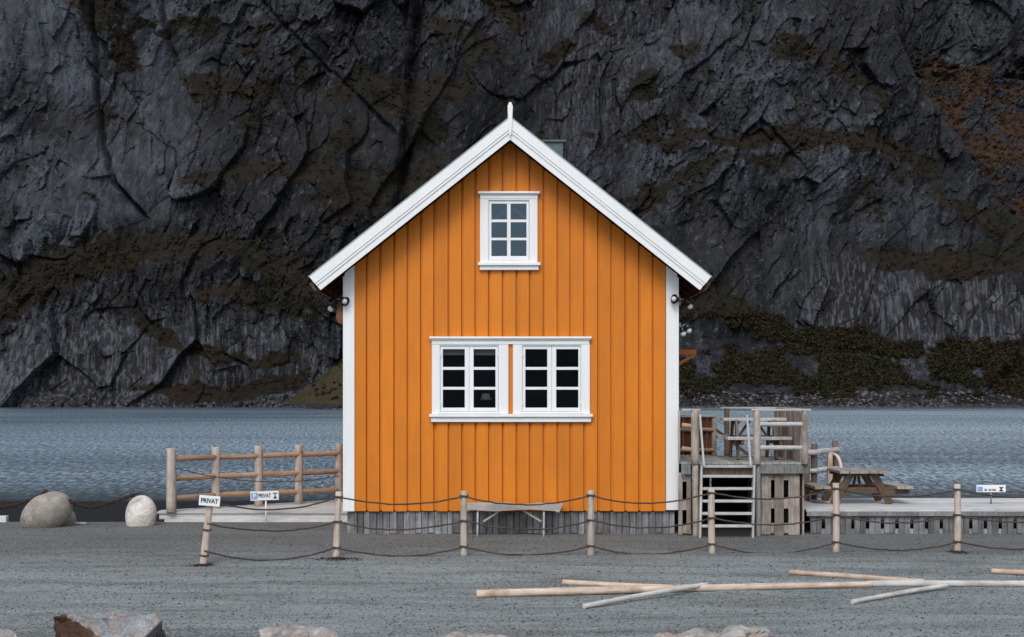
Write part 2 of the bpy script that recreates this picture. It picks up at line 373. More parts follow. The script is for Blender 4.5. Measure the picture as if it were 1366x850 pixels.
def mk_gravel():
    s = N('grey_gravel', .9, .2); co = s.co((1, 1, 1))
    fine = s.noise(co, 75, 4, .75); mid = s.noise(co, 20, 5, .7); big = s.noise(s.co((.35, 1.5, 1)), .9, 7, .7, .8)
    v = s.n('TexVoronoi', {'Vector': co, 'Scale': 46.0}); vc = s.n('SeparateColor', {0: v.outputs['Color']}).outputs[0]
    sp2 = s.noise(co, 33, 3, .8)
    c = s.mix(s.ramp(sp2, [(.34, 0), (.66, 1)]), (.062, .071, .069), (.44, .49, .475))
    c = s.mix(s.ramp(fine, [(.35, .5), (.65, 0)]), c, (.05, .05, .05))
    c = s.mix(s.ramp(mid, [(.42, 0), (.62, .4)]), c, (.17, .185, .182)); m6 = s.noise(s.co((4.5, 5.5, 1)), 1.6, 6, .75, .5); c = s.mix(s.ramp(m6, [(.36, .7), (.52, 0)]), c, s.mix(sp2, (.03, .029, .027), (.17, .16, .145)))
    c = s.mix(s.math('MULTIPLY', s.ramp(vc, [(.70, 0), (.92, 1)]), .6), c, (.36, .39, .38))
    c = s.mix(s.math('MULTIPLY', s.ramp(vc, [(.05, 1), (.28, 0)]), .6), c, (.045, .04, .036))
    brown = s.noise(s.co((.40, 2.6, 1)), 1.4, 7, .75, .8)
    c = s.mix(s.ramp(brown, [(.46, 0), (.62, .7)]), c, s.mix(s.ramp(sp2, [(.35, 0), (.65, 1)]), (.060, .050, .041), (.30, .255, .205)))
    c = s.mix(s.ramp(big, [(.40, 0), (.58, .65)]), c, s.mix(s.ramp(sp2, [(.30, 0), (.60, 1)]), (.16, .19, .195), (.44, .495, .485)))
    # damp, darker and browner soil along the back by the buildings; nearly black wet sand down on the shore
    sep = s.n('SeparateXYZ', {0: s.tc.outputs['Object']})
    yy = s.math('ADD', sep.outputs[1], s.mr(s.noise(s.co((.5, 1.2, 1)), 1.2, 6, .7), .3, .7, -1.0, 1.0))
    damp = s.mr(yy, -4.0, -1.9); c = s.mix(s.math('MULTIPLY', damp, .72), c, s.mix(s.ramp(sp2, [(.35, 0), (.65, 1)]), (.048, .046, .043), (.20, .195, .18)))
    wet = s.mr(sep.outputs[2], -.12, -.35); c = s.mix(wet, c, s.mix(fine, (.006, .006, .007), (.020, .019, .020)))
    hill = s.mr(sep.outputs[1], -80, -70, 1, 0); c = s.mix(hill, c, s.mix(s.ramp(big, [(.4, 0), (.6, 1)]), (.02, .022, .012), (.05, .045, .04)))
    s.col(c); p = s.bump(mid, .5, .03); p = s.bump(fine, .85, .016, p); s.bump(v.outputs['Distance'], .5, -.008, p); return s.m
GRAVEL = mk_gravel()
xs = np.unique(np.concatenate([np.linspace(-3000, -60, 30), np.linspace(-60, -9, 60), np.linspace(-9, 9, 300), np.linspace(9, 60, 60), np.linspace(60, 3000, 30)]))
ys = np.unique(np.concatenate([np.linspace(-3000, -420, 14), np.linspace(-420, -60, 90), np.linspace(-60, -11, 80), np.linspace(-11, 4, 260), np.linspace(4, 40, 90), np.linspace(40, 320, 30), np.linspace(320, 3000, 10)]))
g = grid_mesh('ground', xs, ys, gz, GRAVEL); g['kind'] = 'structure'
def gh(x, y): return float(gz(x, y))

# ------------------------------------------------------------------ water
WZ = -1.2
def mk_water():
    s = N('fjord_water', .12, .5); s.b.inputs['IOR'].default_value = 1.333
    sep = s.n('SeparateXYZ', {0: s.tc.outputs['Object']}); yy = sep.outputs[1]
    calm = s.noise(s.co((.010, .035, 1)), 1.0, 4, .55, .4)
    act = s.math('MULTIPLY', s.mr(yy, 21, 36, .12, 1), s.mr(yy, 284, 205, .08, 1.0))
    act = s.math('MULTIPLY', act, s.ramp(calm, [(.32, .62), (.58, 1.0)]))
    # wavelet slopes taken straight from noise: at this grazing angle a bump derivative would blur away
    nn = s.n('TexNoise', {'Vector': s.co((6.0, 1.15, 1)), 'Scale': 1.0, 'Detail': 6.0, 'Roughness': .75, 'Distortion': .3}, noise_dimensions='2D').outputs[1]
    sp = s.n('SeparateColor', {0: nn})
    sx_ = s.math('MULTIPLY', s.math('MULTIPLY', s.math('SUBTRACT', sp.outputs[0], .5), 1.3), act)
    sy_ = s.math('MULTIPLY', s.math('SUBTRACT', s.math('MULTIPLY', s.math('SUBTRACT', sp.outputs[1], .5), 1.7), .13), act)
    nv = s.n('VectorMath', {0: s.n('CombineXYZ', {0: sx_, 1: sy_, 2: 1.0}).outputs[0]}, operation='NORMALIZE').outputs[0]
    s.set(s.b.inputs['Normal'], nv); s.b.inputs['Roughness'].default_value = .12
    fl = s.n('TexNoise', {'Vector': s.co((6.5, 1.0, 1)), 'Scale': 1.0, 'Detail': 5.0, 'Roughness': .7}, noise_dimensions='2D').outputs[0]
    s.col(s.mix(act, (.018, .024, .030), s.mix(1.0, s.mix(s.ramp(fl, [(.34, 0), (.66, 1)]), (.115, .165, .20), (.46, .57, .645)), s.mix(s.mr(s.math('ADD', s.n('SeparateXYZ', {0: s.tc.outputs['Object']}).outputs[0], s.mr(calm, .2, .8, -25, 25)), -35, 30), (.64, .68, .72), (1.15, 1.13, 1.1)), 'MULTIPLY')))  # reflected sky painted into the base colour as pale ripples, brighter to the right
    return s.m
wx = np.linspace(-3000, 3000, 9); wy = np.array([2.0, 40, 300, 3000.])
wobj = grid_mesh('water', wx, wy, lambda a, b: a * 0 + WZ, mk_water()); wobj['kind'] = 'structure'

# ------------------------------------------------------------------ cliff
def cliff():
    u = np.concatenate([np.linspace(-2600, -760, 60)[:-1], np.linspace(-760, -60, 230)[:-1], np.linspace(-60, 1430, 860), np.linspace(1430, 2130, 230)[1:], np.linspace(2130, 3900, 60)[1:]])
    v = np.concatenate([np.linspace(549, -40, 370), np.linspace(-40, -120, 30)[1:]])
    U, V = np.meshgrid(u, v)
    D0 = 303 + np.clip((U - 683) / 683, -3, 3) * 20
    hgt = (545 - V) * .158
    D = D0 + hgt * .34
    k = .158                                        # metres per photo pixel at the cliff
    x = U * k; y = -V * k
    wx_ = x + 3.5 * fbm(x / 16, y / 16, 101, 3); wy_ = y + 3.5 * fbm(x / 16, y / 16, 151, 3)
    disp = 7.0 * fbm(x / 46, y / 60, 1, 4) + 2.2 * fbm(x / 11, y / 15, 2, 4)
    # slabs leaning up to the right, broken at three sizes
    def rot(a, b, ang, sx, sy):
        c, s_ = math.cos(ang), math.sin(ang); return (a * c + b * s_) / sx, (-a * s_ + b * c) / sy
    a, b = rot(wx_, wy_, R(58), 20, 10); h1, e1 = facets(a, b, 301, 1.0, .45)
    a, b = rot(wx_, wy_, R(66), 6.5, 3.0); h2, e2 = facets(a, b, 401, 1.35, .32)
    a, b = rot(wx_, wy_, R(74), 2.7, 1.15); h3, e3 = facets(a, b, 501, 1.4, .35)
    a, b = rot(x, y, R(50), 1.2, .65); h4, e4 = facets(a, b, 601, 1.4, .4)
    rough = sst(-.35, .35, fbm(x / 30, y / 30, 61, 3) - .35 * (1 - sst(200, 330, U)) * (1 - sst(250, 330, V)) + .1)            # some walls are smooth, some shattered
    smooth_ = np.maximum(sst(400, 450, V) * (1 - sst(380, 470, U)), sst(1040, 1120, U) * sst(320, 380, V) * (1 - sst(490, 520, V)))
    smooth_ = np.maximum(smooth_, .6 * sst(690, 760, U) * (1 - sst(820, 960, U)) * (1 - sst(120, 260, V)))
    rough = rough * (1 - .8 * smooth_)
    disp += 3.4 * h1 + (.45 + .95 * rough) * h2 + (.05 + .55 * rough) * h3 + (.01 + .20 * rough) * h4
    disp -= .35 * (1 - sst(0, .04, e1)) * sst(-.1, .4, fbm(x / 20, y / 20, 63, 2)) + .08 * (1 - sst(0, .06, e2)) * rough
    disp += .10 * fbm(x / .9, y / 2.2, 71, 3)
    veg = np.zeros_like(x); scree = np.zeros_like(x); tone = .48 + .95 * fbm(x / 34, y / 34, 81, 4) + .35 * fbm(x / 9, y / 12, 85, 4)
    nz = fbm(x / 7, y / 4, 91, 4); nzb = fbm(x / 2.2, y / 1.4, 95, 4)
    def band(pts, hw, step, amt=1.0):
        nonlocal disp, veg
        px, py = zip(*pts); yb = np.interp(U, px, py) + 14 * nz
        h_ = np.interp(U, px, hw) if hasattr(hw, '__len__') else hw
        fade = sst(px[0] - 25, px[0] + 25, U) * (1 - sst(px[-1] - 25, px[-1] + 25, U))
        t = (V - yb) / h_
        disp = disp + step * sst(-1, 1, t) * fade * np.exp(-np.maximum(V - yb, 0) / 160)
        veg = np.maximum(veg, amt * fade * (1 - sst(.55, 1.25, np.abs(t) + .55 * nzb)))
    band([(-400, 470), (-100, 420), (0, 398), (70, 365), (130, 345), (230, 325), (330, 335), (420, 372), (520, 400)], [50, 45, 46, 38, 32, 20, 22, 30, 30], 7)
    band([(270, 392), (340, 398), (400, 402), (470, 398), (560, 420)], [10, 24, 32, 26, 24], 4)
    band([(165, 405), (215, 450), (270, 470), (330, 480), (400, 478)], 11, 2)
    band([(240, 245), (300, 236), (360, 226), (430, 238), (500, 250)], [10, 12, 13, 16, 20], 3)
    band([(180, 512), (240, 524), (330, 520), (420, 500)], [8, 14, 12, 12], 2)
    band([(430, 140), (490, 120), (560, 140), (640, 120)], [14, 26, 30, 16], 3, .85)
    band([(430, 300), (480, 270), (530, 250), (600, 215)], [16, 22, 26, 16], 3, .8)
    band([(560, 30), (620, 55), (680, 75)], 18, 2, .75)
    band([(880, 190), (980, 193), (1050, 180), (1120, 192), (1210, 205), (1260, 235)], [14, 12, 17, 18, 20, 16], 3)
    band([(830, 300), (900, 240), (960, 222), (1060, 215)], 10, 2, .8)
    band([(1020, 60), (1090, 70), (1150, 110), (1190, 150)], 13, 2, .9)
    band([(890, 395), (960, 400), (1010, 430), (1060, 452), (1150, 460), (1230, 470)], [26, 28, 22, 16, 14, 12], 3)
    band([(1150, 345), (1200, 348), (1260, 352), (1320, 345), (1420, 350)], [10, 22, 26, 20, 16], 3)
    band([(1240, 260), (1300, 285), (1366, 300), (1500, 340)], [12, 16, 20, 30], 3)
    band([(1230, 492), (1290, 478), (1366, 485), (1600, 495)], [20, 26, 26, 30], 5)
    band([(1400, 200), (1800, 260), (2600, 240), (3900, 250)], 30, 5); band([(-2600, 200), (-1500, 240), (-600, 180), (-60, 160)], 26, 5)
    band([(1500, 440), (2200, 470), (3900, 450)], 40, 7); band([(-2600, 480), (-1500, 470), (-500, 490)], 30, 7)
    # vegetated talus apron at the foot, right of the house, and a grassy knoll left of it
    ap = sst(800, 930, U) * (1 - sst(1190, 1270, U)) + .9 * sst(1240, 1330, U)
    top = 452 + 12 * nz + 26 * sst(950, 1200, U) + 20 * sst(1150, 1260, U)
    ta = np.clip((V - top) / (541 - top), 0, 1.3) * ap * (V > top)
    disp = disp * (1 - .55 * np.clip(ta * 3, 0, 1)) + ta * 24
    veg = np.maximum(veg, np.clip(ta * 8, 0, 1) * (1 - .75 * sst(515, 538, V + 26 * nzb)) * (1 - .8 * sst(.05, .3, fbm(x / 6, y / 6, 97, 4))))
    kn = 543 - 82 * np.exp(-((U - 512) / 98.0) ** 2) + 9 * nz + 7 * fbm(x / 4, y / 4, 191, 4)
    tk = np.clip((V - kn) / 40, 0, 1.5) * (np.exp(-((U - 505) / 140.0) ** 4))
    disp = disp * (1 - .9 * np.clip(tk * 4, 0, 1)) + tk * 26 + (1.8 * nz + 1.2 * fbm(x / 3, y / 2, 193, 4)) * np.clip(tk * 4, 0, 1)
    veg = np.maximum(veg, np.clip(tk * 9, 0, 1) * (1 - sst(534, 540, V)))
    knoll = np.clip(tk * 9, 0, 1)
    # gullies and long joints
    def crack(pts, wd, dep, dark=0):
        nonlocal disp, tone
        py, px = zip(*[(p[1], p[0]) for p in pts]); xc = np.interp(V, py, px) + 5 * fbm(y / 4, x * 0 + .3, 111, 4)
        fade = sst(py[0] - 15, py[0] + 10, V) * (1 - sst(py[-1] - 15, py[-1] + 15, V))
        q = np.exp(-((U - xc) / wd) ** 2) * fade
        disp = disp - dep * q; tone = tone * (1 - dark * q)
        return xc
    crack([(135, -200), (128, 60), (124, 130), (133, 190), (150, 240), (192, 290)], 3.2, 2.6, .5)
    crack([(205, -60), (215, 10), (233, 80)], 3.0, 2.0, .3)
    crack([(330, -20), (395, 50), (470, 125), (530, 185)], 3.0, 1.4, .35)
    crack([(560, 20), (548, 120), (545, 200), (532, 290), (520, 340)], 6.5, 4.5, .5)
    crack([(1385, 320), (1385, 321)], 5, .1)
    crack([(1205, -80), (1210, 40), (1235, 90), (1275, 165), (1320, 230), (1370, 295)], 8, 4, .5)
    # the big slab right of the diagonal edge that runs up from behind the ridge of the roof
    xe = np.interp(V, [-420, 0, 60, 140, 200, 330, 549], [960, 742, 715, 676, 655, 630, 610]) + 6 * nz
    disp += 6.0 * sst(-7, 7, U - xe) * np.exp(-np.maximum(U - xe, 0) / 260) * (1 - sst(200, 330, V))
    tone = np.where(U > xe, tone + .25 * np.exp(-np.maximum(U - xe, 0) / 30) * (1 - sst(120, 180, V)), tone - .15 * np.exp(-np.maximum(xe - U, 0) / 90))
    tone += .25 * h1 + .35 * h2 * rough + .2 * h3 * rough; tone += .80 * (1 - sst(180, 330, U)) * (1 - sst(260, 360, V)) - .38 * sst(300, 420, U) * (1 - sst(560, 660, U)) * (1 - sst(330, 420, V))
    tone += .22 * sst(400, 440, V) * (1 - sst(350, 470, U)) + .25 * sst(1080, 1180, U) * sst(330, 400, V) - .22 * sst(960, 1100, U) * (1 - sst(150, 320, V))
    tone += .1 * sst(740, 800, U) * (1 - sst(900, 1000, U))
    # the russet slope set back at the top right, with a far wall above it
    xg = np.interp(V, [-420, 40, 90, 165, 230, 295, 330], [1180, 1205, 1232, 1272, 1318, 1368, 1400])
    xg = xg + 9 * nz + 4 * nzb; back = sst(-4, 22, U - xg) * (1 - sst(285, 320, V + 10 * nz))
    up = 1 - sst(44, 78, V + 34 * nz + 10 * nzb)
    disp = disp * (1 - .5 * back * (1 - up)) - back * (16 - 8 * sst(60, 300, V) + 14 * up)
    disp += back * (1 - up) * (1.3 * fbm(x / 3.5, y / 2.2, 171, 4) + .5 * h4); scree = np.maximum(scree, back * (1 - up)); veg = np.maximum(veg * (1 - back), back * (1 - up) * sst(-.35, .1, nz + .6 * nzb))
    tone = tone * (1 - back * up) + .75 * back * up
    # speckle of moss wherever the rock lies back
    veg = np.maximum(veg, .8 * sst(.16, .34, fbm(x / 9, y / 6, 131, 5) + .18 * fbm(x / 1.5, y / 1.2, 133, 3)) * sst(.15, .45, fbm(x / 40, y / 40, 137, 2) + .32))
    disp += veg * (.35 * fbm(x / 1.6, y / 1.1, 141, 4) + .12 * fbm(x / .5, y / .5, 143, 2)) * 1.3
    D = D - disp
    shore_lift = np.clip((V - 543) / 6, 0, 1)
    Dp = D0 + hgt * .34                                 # the undisplaced wall gives x and z, the relief acts along y
    Xw = (U - CX) * Dp / F; Zw = H - (V - HY) * Dp / F
    Zw = Zw + np.where(V < -40, 0, 0)
    # foot of the wall steps out a little as a rocky strand
    strand = sst(520, 546, V); D = D - strand * (3 + 2.2 * fbm(x / 5, y / 5, 151, 3)) - strand * .8 * h3
    fold = np.zeros_like(x); 
    return U, V, Xw, D + CAMY, Zw, veg, scree, np.clip(tone, 0, 1.3), knoll, smooth_
def mk_rock():
    s = N('cliff_rock', .78, .25); co = s.tc.outputs['Object']
    veg = s.n('Attribute', attribute_name='veg').outputs['Fac']; tone = s.n('Attribute', attribute_name='tone').outputs['Fac']
    scr = s.n('Attribute', attribute_name='scree').outputs['Fac']; kn = s.n('Attribute', attribute_name='knoll').outputs['Fac']
    rotm = s.n('Mapping', {'Vector': co, 'Rotation': (0, R(-28), 0)}).outputs[0]
    n1 = s.noise(s.n('Mapping', {'Vector': rotm, 'Scale': (.10, .1, .05)}).outputs[0], 1, 8, .68, .5)
    st = s.noise(s.n('Mapping', {'Vector': co, 'Scale': (.75, .3, .045)}).outputs[0], 1, 6, .62, .35)
    fn = s.noise(s.n('Mapping', {'Vector': rotm, 'Scale': (1.1, 1, .45)}).outputs[0], 1, 8, .7, .4)
    f2 = s.noise(co, 2.1, 6, .7)
    st2 = s.noise(s.n('Mapping', {'Vector': co, 'Scale': (1.35, 1, .075)}).outputs[0], 1, 5, .65, .3); dg = s.noise(s.n('Mapping', {'Vector': co, 'Rotation': (0, R(-34), 0), 'Scale': (.8, 1, .16)}).outputs[0], 1, 5, .65, .3)
    lowz = s.mr(s.n('SeparateXYZ', {0: co}).outputs[2], 46, 26)
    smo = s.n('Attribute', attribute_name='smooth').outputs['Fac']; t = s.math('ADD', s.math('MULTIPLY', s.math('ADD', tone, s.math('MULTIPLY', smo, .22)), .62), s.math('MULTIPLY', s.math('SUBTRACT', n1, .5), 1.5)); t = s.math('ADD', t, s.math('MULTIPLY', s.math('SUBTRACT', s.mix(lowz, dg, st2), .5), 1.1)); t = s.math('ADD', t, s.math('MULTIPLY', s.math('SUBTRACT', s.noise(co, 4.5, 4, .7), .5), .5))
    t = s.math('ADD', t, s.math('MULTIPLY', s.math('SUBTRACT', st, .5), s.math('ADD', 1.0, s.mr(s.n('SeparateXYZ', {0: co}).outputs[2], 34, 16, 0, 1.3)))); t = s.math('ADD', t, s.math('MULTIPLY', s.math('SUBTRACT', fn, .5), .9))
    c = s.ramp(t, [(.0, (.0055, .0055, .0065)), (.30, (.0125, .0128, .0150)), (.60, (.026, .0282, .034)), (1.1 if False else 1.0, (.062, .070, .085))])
    c = s.mix(s.ramp(s.noise(s.n('Mapping', {'Vector': co, 'Scale': (.2, .2, .1)}).outputs[0], 1, 5, .6, 1), [(.52, 0), (.7, .35)]), c, (.040, .034, .032))
    vn_ = s.noise(co, .55, 7, .75); vb = s.noise(co, .16, 5, .65, .6)
    vm = s.math('ADD', veg, s.math('MULTIPLY', s.math('SUBTRACT', s.math('ADD', s.math('MULTIPLY', vn_, .6), s.math('MULTIPLY', s.noise(co, 1.6, 5, .8), .4)), .5), 1.6)); vm = s.ramp(vm, [(.26, 0), (.80, 1)])
    vc = s.mix(s.ramp(f2, [(.3, 0), (.7, 1)]), (.0055, .0055, .0035), (.0165, .0135, .0075))
    vc = s.mix(s.ramp(vb, [(.46, 0), (.64, .8)]), vc, s.mix(f2, (.008, .005, .0035), (.030, .0135, .007)))
    vc = s.mix(s.ramp(s.noise(co, .45, 4, .6), [(.60, 0), (.78, .6)]), vc, (.070, .030, .011))
    vc = s.mix(kn, vc, s.mix(s.ramp(vn_, [(.3, 0), (.7, 1)]), (.016, .014, .007), (.075, .055, .022)))
    vc = s.mix(s.math('MULTIPLY', scr, .75), vc, s.mix(s.ramp(vn_, [(.35, 0), (.65, 1)]), (.014, .010, .008), (.075, .036, .019)))
    glint = s.noise(s.n('Mapping', {'Vector': rotm, 'Scale': (.8, .8, .4)}).outputs[0], 1, 6, .75)
    c = s.mix(s.ramp(glint, [(.56, 0), (.68, .75)]), c, (.080, .088, .102))
    c = s.mix(s.math('MULTIPLY', s.ramp(st2, [(.40, 1), (.54, 0)]), s.math('MULTIPLY', smo, .8)), c, (.0115, .0105, .0115)); c = s.mix(s.math('MULTIPLY', s.ramp(st2, [(.51, 0), (.62, 1)]), s.math('MULTIPLY', smo, .85)), c, (.088, .090, .098))
    c = s.mix(vm, c, vc); s.col(c)
    p = s.bump(n1, .5, 1.3)
    p = s.bump(fn, .6, .45, p); p = s.bump(f2, .45, .16, p)
    v = s.n('TexVoronoi', {'Vector': s.n('Mapping', {'Vector': s.mix(.25, rotm, s.n('TexNoise', {'Vector': co, 'Scale': .3}).outputs[1], 'ADD'), 'Scale': (.55, .4, .20)}).outputs[0], 'Scale': 1.0}, feature='DISTANCE_TO_EDGE')
    s.bump(s.ramp(v.outputs[0], [(0, 0), (.05, 1)]), .35, .4, p)
    s.set(s.b.inputs['Roughness'], s.mix(vm, .72, .95)); return s.m
U_, V_, cX, cY, cZ, cveg, cscr, ctone, cknoll, csmooth = cliff()
CLIFFM = mk_rock()
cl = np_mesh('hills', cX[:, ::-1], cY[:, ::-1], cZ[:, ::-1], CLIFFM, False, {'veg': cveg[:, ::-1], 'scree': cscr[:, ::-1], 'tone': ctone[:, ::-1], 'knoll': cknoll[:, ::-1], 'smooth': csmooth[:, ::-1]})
cl['kind'] = 'structure'

def scatter_mesh(name, co, faces, mat):
    me = bpy.data.meshes.new(name); n = len(faces); k = faces.shape[1]
    me.vertices.add(len(co)); me.vertices.foreach_set('co', co.astype(np.float32).ravel())
    me.loops.add(faces.size); me.loops.foreach_set('vertex_index', faces.astype(np.int32).ravel())
    me.polygons.add(n); me.polygons.foreach_set('loop_start', (np.arange(n) * k).astype(np.int32)); me.polygons.foreach_set('loop_total', np.full(n, k, np.int32))
    me.update(calc_edges=True); me.materials.append(mat)
    return place(bpy.data.objects.new(name, me), Matrix.Identity(4))
# scrub on the ledges and the apron: bundles of small leaf faces
def scrub():
    inb = (U_ > -120) & (U_ < 1480) & (V_ > -30) & (V_ < 533) & (cveg > .55)
    idx = np.flatnonzero(inb.ravel()); w_ = np.ones(len(idx))
    uu = U_.ravel()[idx]; vv = V_.ravel()[idx]
    w_ *= np.where((uu > 880) & (vv > 420), 4.5, .35) * np.where(cknoll.ravel()[idx] > .5, 1.5, 1)
    pick = rng.choice(idx, 5200, p=w_ / w_.sum())
    cx, cy, cz = cX.ravel()[pick], cY.ravel()[pick], cZ.ravel()[pick]
    r = rng.uniform(.2, .6, 5200) * np.where((U_.ravel()[pick] > 880) & (V_.ravel()[pick] > 420), 1.7, 1.0)
    m = 30; n = 5200 * m; rep = np.repeat(np.arange(5200), m)
    dirs = rng.normal(size=(n, 3)); dirs /= np.linalg.norm(dirs, axis=1)[:, None]
    rad = rng.uniform(.35, 1, n) * r[rep]
    cen = np.stack([cx[rep], cy[rep] - .25 * r[rep], cz[rep] + .45 * r[rep]], 1) + dirs * rad[:, None] * np.array([1.15, 1, .85])
    a = rng.normal(size=(n, 3)); a /= np.linalg.norm(a, axis=1)[:, None]; b = np.cross(a, dirs); b /= np.maximum(np.linalg.norm(b, axis=1), 1e-3)[:, None]
    sz = (rng.uniform(.09, .22, n) * np.sqrt(r[rep] / .5))[:, None]
    co = np.stack([cen + a * sz, cen + b * sz, cen - a * sz, cen - b * sz], 1).reshape(-1, 3)
    s = N('scrub_leaves', .9, .15); geo = s.n('NewGeometry').outputs['Random Per Island']; big = s.noise(s.tc.outputs['Object'], .13, 4, .7)
    c = s.mix(geo, (.009, .0105, .005), (.032, .031, .014)); c = s.mix(s.ramp(s.noise(s.tc.outputs['Object'], .5, 3, .6), [(.45, 0), (.6, .5)]), c, s.mix(geo, (.018, .013, .006), (.05, .034, .014))); c = s.mix(s.ramp(big, [(.50, 0), (.66, .85)]), c, s.mix(geo, (.014, .0075, .0045), (.036, .018, .008)))
    s.col(c); o = scatter_mesh('scrub', co, np.arange(n * 4).reshape(-1, 4), s.m)
    tag(o, kind='stuff', label='dark autumn scrub growing over the ledges of the cliff', cat='scrub')
scrub()
OCT = np.array([[1, 0, 0], [0, 1, 0], [-1, 0, 0], [0, -1, 0], [0, 0, 1], [0, 0, -1]], float)
OF = np.array([[0, 1, 4], [1, 2, 4], [2, 3, 4], [3, 0, 4], [1, 0, 5], [2, 1, 5], [3, 2, 5], [0, 3, 5]])
def stones(name, cx, cy, cz, size, flat, mat):
    n = len(cx); v = OCT[None] * rng.uniform(.55, 1.15, (n, 6, 1)) + rng.normal(0, .12, (n, 6, 3))
    v = v * size[:, None, None] * np.array([1.15, 1, flat]); an = rng.uniform(0, 6.28, n); c, s_ = np.cos(an)[:, None], np.sin(an)[:, None]
    q = np.stack([v[..., 0] * c - v[..., 1] * s_, v[..., 0] * s_ + v[..., 1] * c, v[..., 2]], -1) + np.stack([cx, cy, cz], 1)[:, None, :]
    f = OF[None] + (np.arange(n) * 6)[:, None, None]
    return scatter_mesh(name, q.reshape(-1, 3), f.reshape(-1, 3), mat)
# boulders strewn along the far strand
nb = 3600; bu = np.where(rng.uniform(size=3600) < .6, rng.uniform(880, 1420, 3600), rng.uniform(-500, 1900, 3600)); lines = rng.uniform(0, 1, nb) ** 2.4 * np.where(bu > 880, 1.5, .6)
ci = np.clip(np.searchsorted(U_[0], bu), 0, U_.shape[1] - 1)
row = np.clip((370 * (549 - (546 - lines * 16)) / 589).astype(int), 0, 369)
sx, sy, sz_ = cX[row, ci], cY[row, ci], cZ[row, ci]
s = N('strand_boulder_stone', .85, .2); gi = s.n('NewGeometry').outputs['Random Per Island']
s.col(s.mix(s.ramp(gi, [(.0, 0), (1, 1)]), (.014, .014, .015), (.13, .125, .12)))
o = stones('strand_boulders', sx, sy - .4, np.maximum(sz_, WZ + .05), rng.uniform(.10, .42, nb) ** 1.15 * (1 + lines), .6, s.m)
tag(o, kind='stuff', label='grey boulders strewn along the far waterline below the cliff', cat='boulders')

# near gravel stones and chips
ng = 42000; gd = 12.4 + (23.6 - 12.4) * rng.uniform(0, 1, ng) ** 1.25; gx = (rng.uniform(-60, 1430, ng) - CX) * gd / F; gy = gd + CAMY
keep = (gy < shore_y(gx) - .1) & ~((gy > -.25) & (gx > -2.6) & (gx < 9)); gx, gy = gx[keep], gy[keep]
s = N('gravel_stone', .9, .2); gi = s.n('NewGeometry').outputs['Random Per Island']
c = s.ramp(gi, [(0, (.035, .036, .035)), (.35, (.10, .108, .106)), (.7, (.19, .205, .20)), (.9, (.27, .285, .28)), (.97, (.12, .09, .065)), (1, (.26, .23, .19))]); s.col(c)
o = stones('gravel', gx, gy, gz(gx, gy) + .001, rng.uniform(.004, .012, len(gx)) * rng.choice([1, 1, 1, 1, 1, 1, 1.3, 1.9], len(gx)), .55, s.m)
tag(o, kind='stuff', label='loose grey gravel covering the yard in front of the house', cat='gravel')

# ------------------------------------------------------------------ the house
HX0, HX1, HC = X(460, 22), X(903, 22), (X(460, 22) + X(903, 22)) / 2 - .01
SLOPE = .793; CB = Z(682, 22); DEPTH = 8.0
APZ = Z(158, 21.6)                                  # top of the bargeboards at the ridge
def roof_z(x, off=0): return APZ - .30 - SLOPE * abs(x - HC) - off      # underside of the roof
house = thing('house', 'orange timber gable house with white trim and steep roof by the water', 'house', (HC, DEPTH / 2, 0))
LW = [(X(585, 22), X(667, 22), Z(551.5, 22), Z(459, 22)), (X(694.5, 22), X(777, 22), Z(551.5, 22), Z(459, 22))]
UW = (X(649.8, 22), X(708, 22), Z(350, 22), Z(265.5, 22))
OPEN = LW + [UW]
def wall_boards(bm, x0, x1, y0, y1, z0, top, holes):
    cuts = sorted({x0, x1} | {c for h in holes for c in h[:2] if x0 < c < x1})
    if x0 < HC < x1: cuts = sorted(set(cuts) | {HC})
    for a, b in zip(cuts, cuts[1:]):
        if b - a < 1e-4: continue
        segs = [(z0, None)]
        for h in sorted([h for h in holes if h[0] < (a + b) / 2 < h[1]], key=lambda h: h[2]):
            lo, _ = segs.pop(); segs += [(lo, h[2]), (h[3], None)]
        for lo, hi in segs:
            if hi is None: pts = [(a, lo), (b, lo), (b, top(b)), (a, top(a))]
            else: pts = [(a, lo), (b, lo), (b, hi), (a, hi)]
            prism(bm, pts, 'y', y0, y1)
bm = BM(); wall_boards(bm, HX0 + .02, HX1 - .02, .055, .11, CB + .012, lambda x: roof_z(x) + .02, OPEN)
wall = part('wall', bm, ORANGE, house)
bm = BM(); x = HX0 + .15; pitch = 18.15 * 22 / F
while x < HX1 - .15:
    g_ = random.uniform(.034, .047); b = min(x + pitch - g_, HX1 - .148); yo = random.uniform(-.003, .003)
    wall_boards(bm, x, b, .0 + yo, .0385, CB + random.uniform(-.004, .004), lambda q: roof_z(q) + .015, OPEN)
    wall_boards(bm, b + .013, b + g_, .030 - random.uniform(.0, .006), .0386, CB + .01, lambda q: roof_z(q) + .015, OPEN)
    x += pitch
part('cladding', bm, ORANGE, wall)
for sx_, xx in ((-1, HX0), (1, HX1)):               # side and back walls
    bm = BM(); box(bm, min(xx, xx - sx_ * .09), max(xx, xx - sx_ * .09), .112, DEPTH, CB, roof_z(xx) + .04)
    yb = .3
    while yb < DEPTH - .1:
        box(bm, min(xx, xx + sx_ * .018), max(xx, xx + sx_ * .018), yb, yb + .165, CB - .003, roof_z(xx) + .03); yb += .205
    part('wall', bm, ORANGE, house)
bm = BM(); prism(bm, [(HX0 + .09, CB), (HX1 - .09, CB), (HX1 - .09, roof_z(HX1) + .03), (HC, roof_z(HC) + .02), (HX0 + .09, roof_z(HX0) + .03)], 'y', DEPTH - .1, DEPTH - .002)
part('wall', bm, ORANGE, house)
bm = BM(); box(bm, HX0 + .1, HX1 - .1, .115, DEPTH - .11, CB - .02, CB + .04); part('floor', bm, INNER, house)
